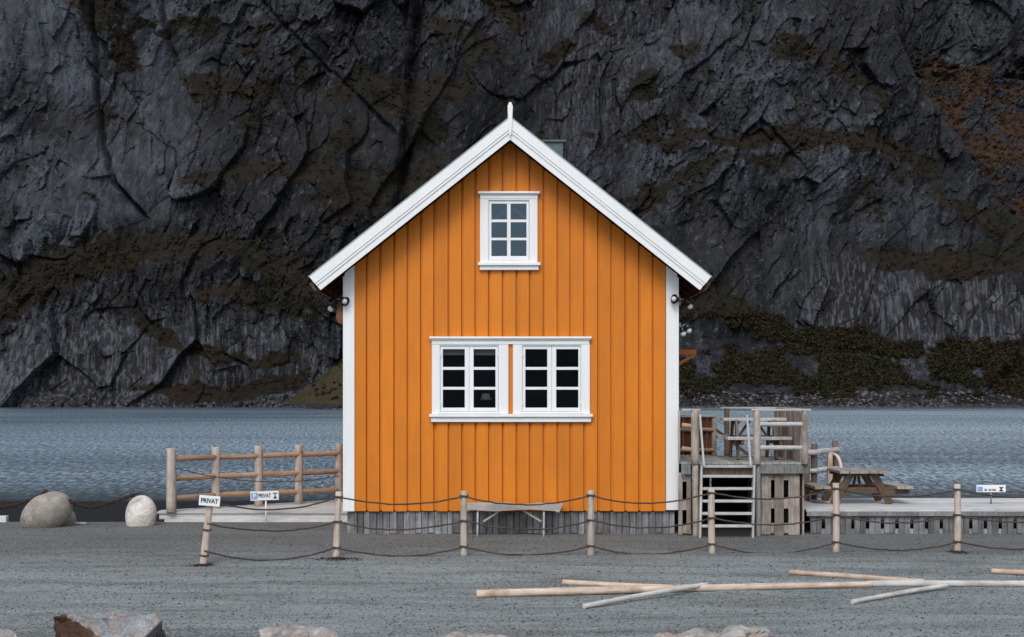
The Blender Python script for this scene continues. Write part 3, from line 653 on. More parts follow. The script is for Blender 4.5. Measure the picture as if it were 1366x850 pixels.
bm = BM(); box(bm, HX0 + .1, HX1 - .1, .115, DEPTH - .11, 3.25, 3.37); part('ceiling', bm, INNER, house)
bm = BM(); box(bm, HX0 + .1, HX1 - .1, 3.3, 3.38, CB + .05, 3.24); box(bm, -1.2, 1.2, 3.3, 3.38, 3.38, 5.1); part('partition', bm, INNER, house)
for sx_, xx in ((-1, HX0), (1, HX1)):
    bm = BM(); a, b = (xx, xx + .147) if sx_ < 0 else (xx - .165, xx)
    zb = CB - (.0 if sx_ < 0 else -.02)
    prism(bm, [(a, zb), (b, zb), (b, roof_z(b) + .015), (a, roof_z(a) + .015)], 'y', -.028, .0)
    c0, c1 = (xx - .024, xx - .001) if sx_ < 0 else (xx + .001, xx + .024)
    box(bm, c0, c1, -.028, .13, zb, roof_z(xx) - .03)
    part('corner_board', bm, WHITE, house)
# roof: two slopes, underside boards, covering, flashing
OV = 2.955
def slope_pts(o0, o1, s_, xin=0.0, xout=OV):
    """cross section between two offsets below the bargeboard top line"""
    c = math.cos(math.atan(SLOPE)); nx, nz_ = math.sin(math.atan(SLOPE)), c
    def pt(xx, o): return (HC + s_ * (xx - nx * o), APZ - SLOPE * xx - nz_ * o)
    def apex(o): return (HC, APZ - o / c)
    return [apex(o0), pt(xout, o0), pt(xout, o1), apex(o1)]
roof = None
for s_ in (-1, 1):
    bm = BM(); prism(bm, slope_pts(.09, .155, s_), 'y', -.40, DEPTH + .35)
    r_ = part('roof', bm, SOFFIT, house); roof = r_
    bm = BM(); prism(bm, slope_pts(.052, .088, s_, 0, OV + .01), 'y', -.405, DEPTH + .36); part('covering', bm, ROOFM, r_)
    yy = .35
    while yy < DEPTH:
        bm = BM(); prism(bm, [(HC + s_ * q[0], q[1]) for q in [(2.50, APZ - SLOPE * 2.5 - .20), (2.80, APZ - SLOPE * 2.8 - .205), (2.80, APZ - SLOPE * 2.8 - .30), (2.50, APZ - SLOPE * 2.5 - .31)]], 'y', yy, yy + .05); yy += .6
        part('rafter', bm, SOFFIT, r_)
    bm = BM(); prism(bm, [(HC + s_ * q[0], q[1]) for q in [(OV - .02, APZ - SLOPE * OV - .07), (OV + .02, APZ - SLOPE * OV - .09), (OV - .06, APZ - SLOPE * OV - .20), (OV - .09, APZ - SLOPE * OV - .19)]], 'y', -.36, DEPTH + .3)
    part('fascia', bm, DARKW, r_)
    # bargeboards of three layers, mitred at the ridge
    bb = BM(); prism(bb, slope_pts(.006, .250, s_), 'y', -.430, -.401)
    bg_ = part('bargeboard', bb, WHITE_X, r_)
    m1 = BM(); prism(m1, slope_pts(-.004, .128, s_, 0, OV + .004), 'y', -.456, -.431); part('cover_board', m1, WHITE_X, bg_)
    m1 = BM(); prism(m1, slope_pts(.132, .165, s_, 0, OV + .002), 'y', -.446, -.431); part('moulding', m1, WHITE_X, bg_)
    m1 = BM(); prism(m1, slope_pts(-.020, -.006, s_, 0, OV + .015), 'y', -.462, -.395); part('drip_edge', m1, FLASH, bg_)
m1 = BM(); fz0, fz1 = APZ - .12, Z(137, 21.55)
prism(m1, [(HC - .012, fz0 - .14), (HC + .012, fz0 - .14), (HC + .030, fz0 + .06), (HC + .038, fz1 - .06), (HC + .018, fz1), (HC - .018, fz1), (HC - .038, fz1 - .06), (HC - .030, fz0 + .06)], 'y', -.486, -.457)
part('finial', m1, WHITE, roof)
bm = BM(); box(bm, X(726, 24), X(751, 24), 2.0, 2.45, 5.35, Z(189.5, 24)); ch = part('chimney', bm, VENTM, roof)
bm = BM(); box(bm, X(724, 24), X(755, 24), 1.96, 2.5, Z(189.4, 24), Z(187, 24)); part('cap', bm, VENTM, ch)
# skirting of short grey boards down to the gravel
bm = BM(); xx = X(467.5, 22.05)
while xx < X(900, 22.05):
    ww = random.uniform(.085, .115); box(bm, xx, min(xx + ww - random.uniform(.006, .014), HX1 - .03), .045 + random.uniform(-.004, .006), .07, random.uniform(-.03, .012), CB - .012, .003); xx += ww
sk = part('skirting', bm, SKIRTW, house)
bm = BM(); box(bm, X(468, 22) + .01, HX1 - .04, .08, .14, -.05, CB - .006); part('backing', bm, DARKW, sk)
for xx in (HX0 + .02, HX1 - .08):
    bm = BM(); box(bm, xx, xx + .06, .15, DEPTH - .05, -.8, CB - .004); part('foundation', bm, SKIRTW, house)

def window(op, outer, mull, cols, rows, zt, zb, hw):
    """op: opening; outer: trim outer x; cols/rows: panes (world); hw: hood left,right"""
    x0, x1, z0, z1 = op
    fr = BM()
    for a, b, c, d_ in ((x0 - .004, x0 + .022, z0, z1), (x1 - .022, x1 + .004, z0, z1), (x0 + .022, x1 - .022, z1 - .022, z1 + .004), (x0 + .022, x1 - .022, z0 - .004, z0 + .025)): box(fr, a, b, -.030, .10, c, d_)
    W = part('window', fr, WHITE, house)
    ys0, ys1 = -.008, .035
    groups = [cols[:1], cols[1:]] if mull else [cols]
    lo, hi = x0 + .026, x1 - .026
    edges = [lo, (cols[0][1] + cols[1][0]) / 2, hi] if mull else [lo, hi]
    for gi_, gcols in enumerate(groups):
        a, b = edges[gi_] + (.0015 if gi_ else 0), edges[gi_ + 1] - (.0015 if mull and not gi_ else 0)
        sb = BM(); zs0, zs1 = z0 + .028, z1 - .025
        box(sb, a, gcols[0][0], ys0, ys1, zs0, zs1, .004); box(sb, gcols[-1][1], b, ys0, ys1, zs0, zs1, .004)
        box(sb, gcols[0][0] - .003, gcols[-1][1] + .003, ys0 + .001, ys1, rows[0][1], zs1 - .001, .004); box(sb, gcols[0][0] - .003, gcols[-1][1] + .003, ys0 + .001, ys1, zs0 + .001, rows[-1][0], .004)
        for q in range(len(gcols) - 1): box(sb, gcols[q][1], gcols[q + 1][0], ys0 + .004, ys1, rows[-1][0] - .002, rows[0][1] + .002, .003)
        for q in range(len(rows) - 1):
            for gc in gcols: box(sb, gc[0] - .001, gc[1] + .001, ys0 + .005, ys1 - .002, rows[q + 1][1], rows[q][0], .003)
        S = part('sash', sb, WHITE_X, W)
        if mull:
            hx = a + .006 if gi_ == 0 else b - .006
            for hz in (zs0 + .13, zs1 - .13):
                hb = BM(); box(hb, hx - .008, hx + .008, -.036, -.0305, hz - .03, hz + .03, .002); part('hinge', hb, WHITE, W)
    gb = BM(); vs = [gb.verts.new(q) for q in ((lo, .016, z0 + .03), (hi, .016, z0 + .03), (hi, .016, z1 - .03), (lo, .016, z1 - .03))]; gb.faces.new(vs)
    part('pane', gb, GLASS, W)
    return W
zz = lambda y: Z(y, 22)
xx_ = lambda p: X(p, 22)
rows = [(zz(489.7), zz(466)), (zz(516.3), zz(493.5)), (zz(544), zz(520))]
W1 = window(LW[0], None, True, [(xx_(590.8), xx_(620)), (xx_(631.8), xx_(661))], rows, 0, 0, None)
W2 = window(LW[1], None, True, [(xx_(700.8), xx_(730)), (xx_(742), xx_(771.5))], rows, 0, 0, None)
W3 = window(UW, None, False, [(xx_(655.6), xx_(676.4)), (xx_(681.2), xx_(702.3))], [(zz(293), zz(272)), (zz(317.3), zz(296.6)), (zz(341.7), zz(320.7))], 0, 0, None)
def architrave(wins, spans, h0, h1, zt, zs, hood):
    for (a, b), W in zip(spans, wins):
        b_ = BM(); box(b_, xx_(a), xx_(b), -.034, -.0035, zz(zs), zz(zt), .003); part('casing', b_, WHITE, W)
    t = BM(); box(t, xx_(h0 + 3), xx_(h1 - 3), -.040, -.0035, zz(zt), zz(hood[1]), .003); box(t, xx_(h0 + 1.2), xx_(h1 - 1.2), -.056, -.0035, zz(hood[1]) + .001, zz(hood[0] + 3), .004)
    box(t, xx_(h0), xx_(h1), -.085, -.0035, zz(hood[0] + 3) + .001, zz(hood[0]), .005); part('window_hood', t, WHITE_X, house)
architrave((W1, W1, W2, W2), [(576.3, 585.3), (666.8, 678.2), (684.2, 694.8), (776.8, 786.6)], 573, 789, 459.4, 552.2, (449.3, 454.5))
architrave((W3, W3), [(640.4, 650.1), (707.8, 717)], 637.6, 720.2, 265.6, 350.6, (256.2, 260.4))
for h0, h1, a, b in ((573, 790.5, 552.3, 563), (637.8, 720.8, 350.7, 360.6)):
    t = BM(); box(t, xx_(h0), xx_(h1), -.095, -.0035, zz(a + 4), zz(a), .005); box(t, xx_(h0 + 2.2), xx_(h1 - 2.2), -.058, -.0035, zz(b), zz(a + 4) - .001, .004); part('window_sill', t, WHITE_X, house)
# orange shelf bracket on the right wall
bm = BM(); yb0 = .9; DD = 22 + yb0
box(bm, HX1 + .02, X(929, DD), yb0, yb0 + .07, Z(473, DD), Z(466.5, DD))
prism(bm, [(HX1 + .02, Z(495, DD)), (HX1 + .02, Z(488, DD)), (X(925, DD), Z(473, DD)), (X(929, DD), Z(473, DD))], 'y', yb0 + .01, yb0 + .06)
part('bracket', bm, ORANGE_X, house)

# spot lamps at the two front corners under the eaves
def spot(name, label, base, heads, bulbs, plate):
    t = thing(name, label, 'lamp', base, 'spot lamps on the corners of the house')
    b_ = BM(); box(b_, plate[0], plate[1], .14, .22, plate[2], plate[3], .008); part('wall_plate', b_, GREYM, t)
    for p, q, rr in heads:
        b_ = BM(); M_ = (Vector(q) - Vector(p)).to_track_quat('Z', 'Y').to_matrix(); L = (Vector(q) - Vector(p)).length
        lathe(b_, [(.0, 0), (rr * .55, .0), (rr * .75, L * .3), (rr * .8, L * .6), (rr * 1.35, L), (rr * 1.28, L), (rr * .7, L * .65), (0, L * .6)], p, 18, M_); part('lamp_shade', b_, BLACKM, t)
    for p, rr in bulbs:
        b_ = BM(); bmesh.ops.create_uvsphere(b_, u_segments=16, v_segments=10, radius=rr, matrix=Matrix.Translation(p)); part('bulb', b_, BULB, t, smooth=True)
    a_ = BM(); tube_bm(a_, [Vector(((plate[0] + plate[1]) / 2, .15, (plate[2] + plate[3]) / 2)), Vector(heads[0][0]) + Vector((0, .0, .01))], .013); 
    for h in heads[1:]: tube_bm(a_, [Vector(heads[0][0]), Vector(h[0])], .011)
    part('arm', a_, GREYM, t)
    return t
pl = lambda px, py, D=22.1: P(px, py, D)
spot('spot_lamp', 'black twin spot lamp on the left front corner under the eave', (HX0 - .02, .14, Z(402, 22.1)),
     [(pl(448, 400), pl(441, 407), .09), (pl(455, 398, 21.93), pl(460.5, 402.5, 21.85), .058)], [(pl(441.5, 412), .048), (pl(459.5, 402, 21.86), .045)], (HX0 - .075, HX0 - .026, Z(406, 22.1), Z(394, 22.1)))
spot('spot_lamp', 'grey triple spot lamp on the right front corner under the eave', (HX1 + .02, .14, Z(402, 22.1)),
     [(pl(905, 400, 21.92), pl(899.5, 399, 21.86), .055), (pl(914, 399), pl(920, 405), .06)], [(pl(920.5, 409), .042), (pl(899, 399, 21.86), .04)], (HX1 + .026, HX1 + .075, Z(408, 22.1), Z(396, 22.1)))
spot('spot_lamp', 'lower double spot lamp with two pale bulbs on the right wall above the orange bracket', (HX1 + .02, .14, Z(438, 22.1)),
     [(pl(909, 436), pl(911, 442), .05), (pl(915, 432), pl(918, 438), .05)], [(pl(911.5, 445), .045), (pl(919, 441), .043)], (HX1 + .026, HX1 + .075, Z(444, 22.1), Z(430, 22.1)))
b_ = BM(); lathe(b_, [(0, .33), (.02, .32), (.03, .28), (.075, .2), (.09, .10), (.06, .02), (0, 0)], Vector((HX0 - .075, .25, Z(432.5, 22.2))), 20)
o = part('buoy', b_, BUOYM, loc=(HX0 - .075, .25, Z(432.5, 22.2)), smooth=True); tag(o, 'faded pinkish orange buoy hanging at the left corner below the black lamp', 'buoy')
# inside, behind the left window
t = thing('side_table', 'small dark table just inside the left ground floor window', 'table', (X(648, 22.8), .8, CB + .04))
b_ = BM(); box(b_, -.45, -.1, .62, 1.0, 1.55, 1.58, .004); bmesh.ops.translate(b_, verts=b_.verts, vec=(X(648, 22.8) + .275, 0, 0)); part('table_top', b_, DARKW, t)
for dx in (-.14, .14):
    for yy in (.66, .96):
        b_ = BM(); box(b_, X(648, 22.8) + dx - .02, X(648, 22.8) + dx + .02, yy - .02, yy + .02, CB + .045, 1.55); part('leg', b_, DARKW, t)
lx = X(648.3, 22.75); t = thing('table_lamp', 'small lamp with pale shade behind the lower right pane of the left window', 'lamp', (lx, .75, 1.58))
b_ = BM(); lathe(b_, [(.05, 0), (.055, .012), (.02, .03), (.028, .08), (.035, .13), (.012, .19), (.01, .27)], (lx, .75, 1.581), 18); part('base', b_, DARKW, t)
b_ = BM(); z0, z1 = Z(533.5, 22.75), Z(525.2, 22.75); lathe(b_, [(.092, z0 - 1.6), (.055, z1 - 1.6), (.050, z1 - 1.603), (.086, z0 - 1.6)], (lx, .75, 1.6), 22); part('lamp_shade', b_, SHADE, t)
for a, b in ((590, 621), (631, 662)):
    b_ = BM(); box(b_, X(a, 22.2) - .01, X(b, 22.2) + .01, .15, .16, Z(474, 22.2), Z(461, 22.2)); o = part('roller_blind', b_, BLIND, loc=(X(a, 22.2), .15, Z(461, 22.2)))
    tag(o, 'rolled down grey blind at the top of the ' + ('left' if a < 600 else 'right') + ' casement of the left window', 'blind', 'blinds in the left window')

# ------------------------------------------------------------------ bench against the wall
yb = -.24; D = 22 + yb
t = thing('bench', 'rough grey plank bench against the skirting under the windows', 'bench', (X(685, D), yb, 0))
bm = BM(); zt, zb_ = Z(672, D - .1), Z(682.5, D - .1); xa, xb = X(622, D), X(748, D); n = 16; rings = []
for i in range(n + 1):
    q = i / n; xq = xa + (xb - xa) * q; tz = .012 * math.sin(q * 7) + .008 * math.sin(q * 17 + 1) - .012 * (1 - q); bz = .014 * math.sin(q * 9 + 2) + (.02 if 0 < i < n else .0)
    e = (.03 if i == n else 0)
    rings.append([bm.verts.new(v_) for v_ in ((xq + e, yb - .15, zt + tz), (xq + e, yb + .15, zt + tz), (xq - e, yb + .14, zb_ + bz), (xq - e, yb - .13 - .01 * math.sin(q * 11), zb_ + bz))])
for i in range(n):
    for k in range(4): bm.faces.new((rings[i][k], rings[i][(k + 1) % 4], rings[i + 1][(k + 1) % 4], rings[i + 1][k]))
bm.faces.new(rings[0][::-1]); bm.faces.new(rings[-1]); bmesh.ops.recalc_face_normals(bm, faces=bm.faces)
BENCHW = wood('silver_bench_plank', (.42, .39, .36), (.60, .57, .53), (.2, .16, .13), 'x', 1, .4, .1); part('seat', bm, BENCHW, t)
for px in (637, 725):
    for yy in (-.11, .11): log('leg', (X(px, D), yb + yy, -.03), (X(px, D) + .005, yb + yy * .8, zb_ + .03), .014, .016, SILVER, t, seg=8, n=3)
for a, b in ((645, 668), (722, 697)):
    plank('brace', (X(a, D), yb - .05, Z(695.5, D)), (X(b, D), yb - .05, zb_ + .015), .03, .02, TANGREY, t)

# ------------------------------------------------------------------ rope fence in front
rf = thing('rope_fence', 'low fence of peeled posts and three sagging ropes across the yard', 'fence', (0, -3, 0))
RP = [(1605, 733, 646, 0), (1441, 733.5, 646, 0), (1277, 734.5, 646.5, 0), (1115, 736, 645, 0), (950, 738, 651, -1), (788, 741, 654.5, 0), (619, 742, 655.5, 0), (448, 742, 656.5, 4), (270.5, 751.5, 668, 10)]
tops = []
for px, yb_, yt, lean in RP:
    D = GD(yb_); base = Vector((X(px, D), D + CAMY, 0)); base.z = gh(base.x, base.y) - .06
    top = Vector((X(px + lean, D), D + CAMY, Z(yt, D)))
    pb = log('post', base, top, .047, .042, TAN if lean != 0 or px > 900 else TANGREY, rf, bend=.006, wob=.10, n=8)
    if px in (1115, 1277): pb['label'] = 'paler peeled post'
    tops.append((base, top, D))
for i in range(len(RP) - 1):
    b0, t0, D0_ = tops[i]; b1, t1, D1_ = tops[i + 1]
    for k, (fr_, sg) in enumerate(((.935, .125), (.575, .125), (.20, .14))):
        q0 = b0.lerp(t0, fr_); q1 = b1.lerp(t1, fr_); q0.y -= .045; q1.y -= .045
        if i == len(RP) - 2: q1 = b1.lerp(t1, (.985, .67, .27)[k]); q1.y -= .04
        s_ = sg * random.uniform(.80, 1.12) * (.8 if i < 3 else 1)
        bm = BM(); tube_bm(bm, sag(q0, q1, s_, 20, .005), .0105, 8); part('rope', bm, ROPE, rf)
for (b0, t0, D_) in tops:                                   # a turn of rope round each post
    for fr_ in (.935, .575, .20):
        bm = BM(); c_ = b0.lerp(t0, fr_); tube_bm(bm, [c_ + Vector((.053 * math.cos(a), .053 * math.sin(a), .004 * math.sin(a * 2))) for a in [j * 6.283 / 14 for j in range(15)]], .010, 6)
        part('rope_loop', bm, ROPE, rf)
# little heaps of dark earth round the feet of the posts
for (px, py, ww) in ((452, 745, .34), (270, 753, .16), (1277, 736, .14)):
    D = GD(py); cx, cy = X(px, D), D + CAMY; n = 420
    a = rng.uniform(0, 6.28, n); r_ = rng.uniform(0, 1, n) ** .8 * rng.uniform(.6, 1.3, n); hx = cx + ww * r_ * np.cos(a); hy = cy - .02 + .22 * r_ * np.sin(a)
    s = plain('dark_earth_crumbs', (.030, .020, .014), .95, 0, .4, 30)
    o = stones('earth_heap', hx, hy, gz(hx, hy) + .012 * (1 - np.minimum(r_, 1)), rng.uniform(.004, .015, n), .6, s)
    tag(o, kind='stuff', label='crumbs of dark brown earth at the foot of a rope fence post', cat='earth')

# sign on the leaning post
def sign(name, label, cen, w_, h_, tilt, post, ppx=None):
    t = thing(name, label, 'sign', post[0] if post else cen)
    M_ = Matrix.Translation(cen) @ Matrix.Rotation(tilt, 4, 'Y')
    b_ = BM(); box(b_, -w_ / 2, w_ / 2, -.006, .006, -h_ / 2, h_ / 2, .003); b_.transform(M_); part('board', b_, SIGNW, t)
    if post:
        b_ = BM(); tube_bm(b_, [post[0] - Vector((0, 0, .05)), Vector((cen[0], cen[1] + .014, cen[2]))] if False else [post[0], post[1]], .013, 10); part('pole', b_, SIGNW if ppx else GREYM, t)
    return t, M_
def flat(M_, dx, dz, w_, h_, mat, t, nm, y=-.0085):
    b_ = BM(); box(b_, dx - w_ / 2, dx + w_ / 2, y, -.0065, dz - h_ / 2, dz + h_ / 2); b_.transform(M_); return part(nm, b_, mat, t)
TXT = Matrix.Rotation(R(90), 4, 'X')
Dp = tops[-1][2] - .056; c_ = P(279.5, 668.3, Dp - .02)
t, M_ = sign('sign', 'small tilted white PRIVAT sign nailed on top of the leaning post', c_, .262, .128, R(4.5), None)
text_part('lettering', 'PRIVAT', .078, INK, M_ @ Matrix.Translation((0, -.0075, -.002)) @ TXT, t, .86)
Ds = 23.75; c_ = P(353, 661.5, Ds)
gy_ = Ds + CAMY + .02
t, M_ = sign('sign', 'white board on thin white pole in front of the boardwalk, blue square at its left', c_, .46, .148, R(-2), (Vector((X(354.5, Ds), gy_, gh(X(354.5, Ds), gy_) - .05)), Vector((X(354.5, Ds), gy_, Z(662, Ds)))), 1)
flat(M_, -.165, 0, .105, .105, BLUE, t, 'symbol_panel'); text_part('lettering', 'P', .095, SIGNW, M_ @ Matrix.Translation((-.165, -.0098, 0)) @ TXT, t)
text_part('lettering', 'PRIVAT', .088, INK, M_ @ Matrix.Translation((0, -.0075, 0)) @ TXT, t, .72)
flat(M_, .172, .036, .075, .014, INK, t, 'pictogram')
b_ = BM(); prism(b_, [(.14, -.05), (.204, -.05), (.182, -.012), (.18, .03), (.164, .03), (.162, -.012)], 'y', -.0085, -.0065); b_.transform(M_); part('pictogram', b_, INK, t)
PD = 23.05; PZ = Z(680, 22)                                   # pier deck height
c_ = P(1322, 651.8, PD)
t, M_ = sign('sign', 'low white board on thin grey pole standing on the pier at the far right', c_, .46, .115, 0, (Vector((X(1322.5, PD), PD + CAMY + .02, PZ + .002)), Vector((X(1322.5, PD), PD + CAMY + .02, Z(653, PD)))))
flat(M_, -.175, -.008, .085, .075, BLUE, t, 'symbol_panel'); flat(M_, -.085, -.022, .04, .034, GREENM, t, 'marking'); flat(M_, -.02, -.022, .05, .028, GREENM, t, 'marking'); flat(M_, .045, -.022, .06, .030, REDM, t, 'marking')
b_ = BM(); prism(b_, [(.12, -.045), (.20, -.045), (.165, -.01), (.20, .025), (.12, .025), (.15, -.01)], 'y', -.0085, -.0065); b_.transform(M_); part('pictogram', b_, INK, t)

# ------------------------------------------------------------------ left boardwalk and log fence
BZ = .165
bw = thing('boardwalk', 'low bleached boardwalk beside the left wall of the house', 'boardwalk', (-4.2, 2.6, 0))
bm = BM(); y = 2.0; i = 0
def bx_left(y): return -5.84 + max(0, (y - 2.35)) * 1.147     # the back edge runs away to the right
while y < 5.2:
    a0, a1 = bx_left(y), bx_left(y + .12)
    if a1 < HX0 - .06: prism(bm, [(a0 + random.uniform(-.012, .012), y), (HX0 - .03, y), (HX0 - .03, y + .113), (a1, y + .113)], 'z', BZ - .028 + random.uniform(-.002, .002), BZ + random.uniform(-.002, .002))
    y += .12
part('decking', bm, DECKTOP, bw)
bm = BM(); box(bm, -5.80, HX0 - .03, 2.03, 2.07, BZ - .125, BZ - .031, .004); part('edge_board', bm, SILVER_X, bw)
bm = BM(); box(bm, -5.70, HX0 - .03, 1.965, 2.0, -.03, BZ - .12, .004); part('edge_board', bm, SILVER_X, bw)
for xx in (-5.6, -4.6, -3.6):
    b_ = BM(); box(b_, xx, xx + .12, bx_left(0) * 0 + 2.3, 2.42, -1.4, BZ - .03); part('pile', b_, DARKW, bw)
lf = thing('log_fence', 'three rail log fence on the boardwalk left of the house', 'fence', (-4.4, 3.3, BZ))
FP = [(228.5, 683, 599, .080), (288, 678, 597, .076), (345, 675.5, 595.5, .074), (398.5, 672.5, 594, .074), (452, 669.5, 592, .068), (503, 667.5, 590, .068)]
fpt = []
for k, (px, yb_, yt, r_) in enumerate(FP):
    D = (H - BZ) * F / (yb_ - HY) ; p0 = Vector((X(px, D), D + CAMY, BZ)); p1 = Vector((X(px, D), D + CAMY, Z(yt, D)))
    o = log('post', p0, p1, r_, r_ * .95, TANGREY if k < 3 else LANDW, lf, wob=.08, n=8)
    if k == 2: o['label'] = 'post with dark weathered top'
    fpt.append((p0, p1))
for i in range(len(fpt) - 1):
    for fr_ in (.845, .535, .215):
        a = fpt[i][0].lerp(fpt[i][1], fr_); b = fpt[i + 1][0].lerp(fpt[i + 1][1], fr_); d_ = (b - a).normalized()
        log('rail', a + d_ * (.03), b + d_ * .045 + Vector((0, -.03, 0)), .047, .044, BROWN, lf, bend=.012, wob=.12, seg=10, n=7)
bm = BM(); q0 = fpt[0][0].lerp(fpt[0][1], .70) + Vector((.09, -.09, 0)); q1 = fpt[4][0].lerp(fpt[4][1], .45) + Vector((0, -.08, 0))
tube_bm(bm, sag(q0, q1, .16, 24), .008, 6); part('rope', bm, ROPE, lf)

# ------------------------------------------------------------------ raised landing with steep steps, right of the house
LD0, LD1 = 21.72, 23.95; LY0, LY1 = LD0 + CAMY, LD1 + CAMY; LZ = Z(617, LD0); LX0, LX1 = HX1 + .035, X(1078, LD0)
CAPZ = Z(545.5, LD0)
ln = thing('landing', 'raised weathered timber landing with railings and steep open steps beside the house', 'landing', ((LX0 + LX1) / 2, (LY0 + LY1) / 2, 0))
bm = BM(); x = LX0
while x < LX1 - .05:
    box(bm, x, min(x + .106, LX1), LY0, LY1, LZ - .03 + random.uniform(-.002, .002), LZ + random.uniform(-.002, .002), .002); x += .113
part('decking', bm, LANDDECK, ln)
SX0, SX1 = X(935, LD0), X(1004, LD0)                           # the stair opening
bm = BM(); box(bm, SX0 + .0, SX1, LY0 - .012, LY0 + .03, Z(634.5, LD0), LZ - .034, .004); part('rim_board', bm, DARKW, ln)
bm = BM(); box(bm, SX1 + .09, LX1 + .01, LY0 - .012, LY0 + .03, Z(632, LD0), LZ - .034, .004); part('rim_board', bm, GREYWOOD, ln)
bm = BM(); box(bm, LX0, X(921.5, LD0), LY0 - .012, LY0 + .03, Z(633, LD0), LZ - .034, .004); part('rim_board', bm, GREYWOOD, ln)
def lpost(px0, px1, D, z0, z1, mat=LANDW, square=False):
    x = (X(px0, D) + X(px1, D)) / 2; r_ = (X(px1, D) - X(px0, D)) / 2
    return log('post', (x, D + CAMY, z0), (x, D + CAMY, z1), r_, r_ * .97, mat, ln, wob=.06, n=8)
lpost(922, 932.5, LD0 - .03, LZ - .02, CAPZ - .03, LANDW); lpost(1005, 1014.5, LD0 - .03, LZ - .02, CAPZ - .03, TANGREY); lpost(1069.5, 1078, LD0 - .03, LZ - .02, CAPZ - .03, LANDW)
lpost(904.5, 907.5, LD0, LZ, CAPZ - .03, LANDW)
lpost(966, 973, LD1 - .05, LZ, CAPZ - .03, DARKW); lpost(949, 955.8, LD1 - .03, LZ, Z(556.5, LD1), LANDW); lpost(1036, 1042, LD1 - .05, LZ, CAPZ - .03, LANDW)
lpost(924, 932, LD0 - .02, -.1, LZ - .03, LANDW); lpost(1008, 1015, LD0 + .02, -.1, LZ - .03, GREYWOOD)
for px in (1000, 1072): 
    b_ = BM(); box(b_, X(px, LD1) - .06, X(px, LD1) + .06, LY1 - .2, LY1 - .08, -1.2, LZ - .031); part('post', b_, DARKW, ln)
def cap(x0, y0, x1, y1, z, wd=.10):
    plank('handrail_cap', (x0, y0, z), (x1, y1, z), wd, .028, SILVER, ln, up=(0, 0, 1))
cap(LX0 - .0, LY0 - .03, X(933.5, LD0), LY0 - .03, CAPZ - .014); cap(X(1001.5, LD0), LY0 - .03, LX1 + .03, LY0 - .03, CAPZ - .014)
cap(X(960, LD1), LY1 - .05, LX1 - .06, LY1 - .05, CAPZ - .014); cap(LX1 - .045, LY0 + .024, LX1 - .045, LY1 + .03, CAPZ - .0155)
for yy in (566, 597.3):
    log('rail', (X(1011, LD0), LY0 - .02, Z(yy, LD0)), (X(1073, LD0), LY0 - .02, Z(yy, LD0)), .036, .034, SILVER, ln, wob=.1, n=8, seg=10)
    log('rail', (LX0 + .01, LY0 - .01, Z(yy + 1, LD0)), (X(926, LD0), LY0 - .01, Z(yy + 3, LD0)), .034, .034, BROWN, ln, wob=.1, n=6, seg=10)
bm = BM(); y = LY0 + .12
while y < LY1 - .1: box(bm, LX1 - .10 + random.uniform(-.004, .004), LX1 - .075, y, y + random.uniform(.12, .135), LZ + .002, CAPZ - .032 - random.uniform(0, .02), .002); y += .142
part('windscreen', bm, LANDW, ln)
bm = BM(); x = LX0 + .03
while x < X(949, LD1) - .02: box(bm, x, min(x + .125, X(949, LD1)), LY1 - .02, LY1, LZ + .01, Z(556.5, LD1), .002); x += .130
part('windscreen', bm, RUSTW, ln)
for yy in (573, 600): log('rail', (LX0 + .02, LY1 - .07, Z(yy, LD1)), (X(951, LD1), LY1 - .07, Z(yy, LD1)), .032, .032, BROWN, ln, n=5, seg=10)
plank('handrail_cap', (LX0 + .01, LY1 - .05, Z(555, LD1)), (X(954, LD1), LY1 - .05, Z(555, LD1)), .09, .025, SILVER, ln, up=(0, 0, 1))
plank('handrail', (X(953, LD1), LY1 - .0, Z(555.5, LD1)), (X(1023, 24.1), LY1 + .15, Z(607.5, 24.1)), .045, .03, SILVER, ln)
plank('handrail', (X(955, LD1), LY1 + .02, Z(573, LD1)), (X(1003, 24.1), LY1 + .17, Z(610, 24.1)), .05, .03, DARKW, ln)
b_ = BM(); box(b_, X(1017, 24.1) - .03, X(1017, 24.1) + .03, LY1 + .12, LY1 + .18, -.9, Z(603, 24.1)); part('post', b_, LANDW, ln)
# planks below the deck, with slots between them where the battens stop
def slotted(name, xs_, y, zb_, zt_, mat, parent, bat, th=.022):
    bm = BM()
    for a, b in xs_: box(bm, a, b, y + random.uniform(-.004, .004), y + th, zb_ + random.uniform(-.03, .015), zt_ - random.uniform(0, .008), .002)
    o = part(name, bm, mat, parent)
    a, b = xs_[0][0], xs_[-1][1]
    for z0, z1 in bat:
        bm = BM(); box(bm, a + .005, b - .005, y + th + .006, y + th + .026, z0, z1); part('batten', bm, mat, o)
    return o
zl = lambda yy: Z(yy, LD0)
slotted('plank_skirt', [(X(a, LD0), X(b, LD0)) for a, b in ((1016.5, 1029.2), (1034.3, 1046.5), (1053, 1067.8))], LY0 + .055, 0, zl(634), LANDW, ln, [(zl(641), zl(631)), (zl(679), zl(665)), (zl(712), zl(698.5))])
slotted('plank_skirt', [(X(a, LD0), X(b, LD0)) for a, b in ((905.5, 911), (916.5, 922.5))], LY0 + .055, .02, zl(634), LANDW, ln, [(zl(643), zl(631)), (zl(681), zl(667.5)), (zl(712), zl(700))])
bm = BM(); y = LY0 + .12
while y < LY1: box(bm, LX1 - .06, LX1 - .036, y, y + .135, -.3, LZ - .034); y += .14
part('plank_skirt', bm, LANDW, ln)
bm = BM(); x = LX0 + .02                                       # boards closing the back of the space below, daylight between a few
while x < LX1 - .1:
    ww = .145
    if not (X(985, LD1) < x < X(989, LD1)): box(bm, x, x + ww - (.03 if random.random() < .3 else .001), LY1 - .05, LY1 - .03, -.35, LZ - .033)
    x += ww
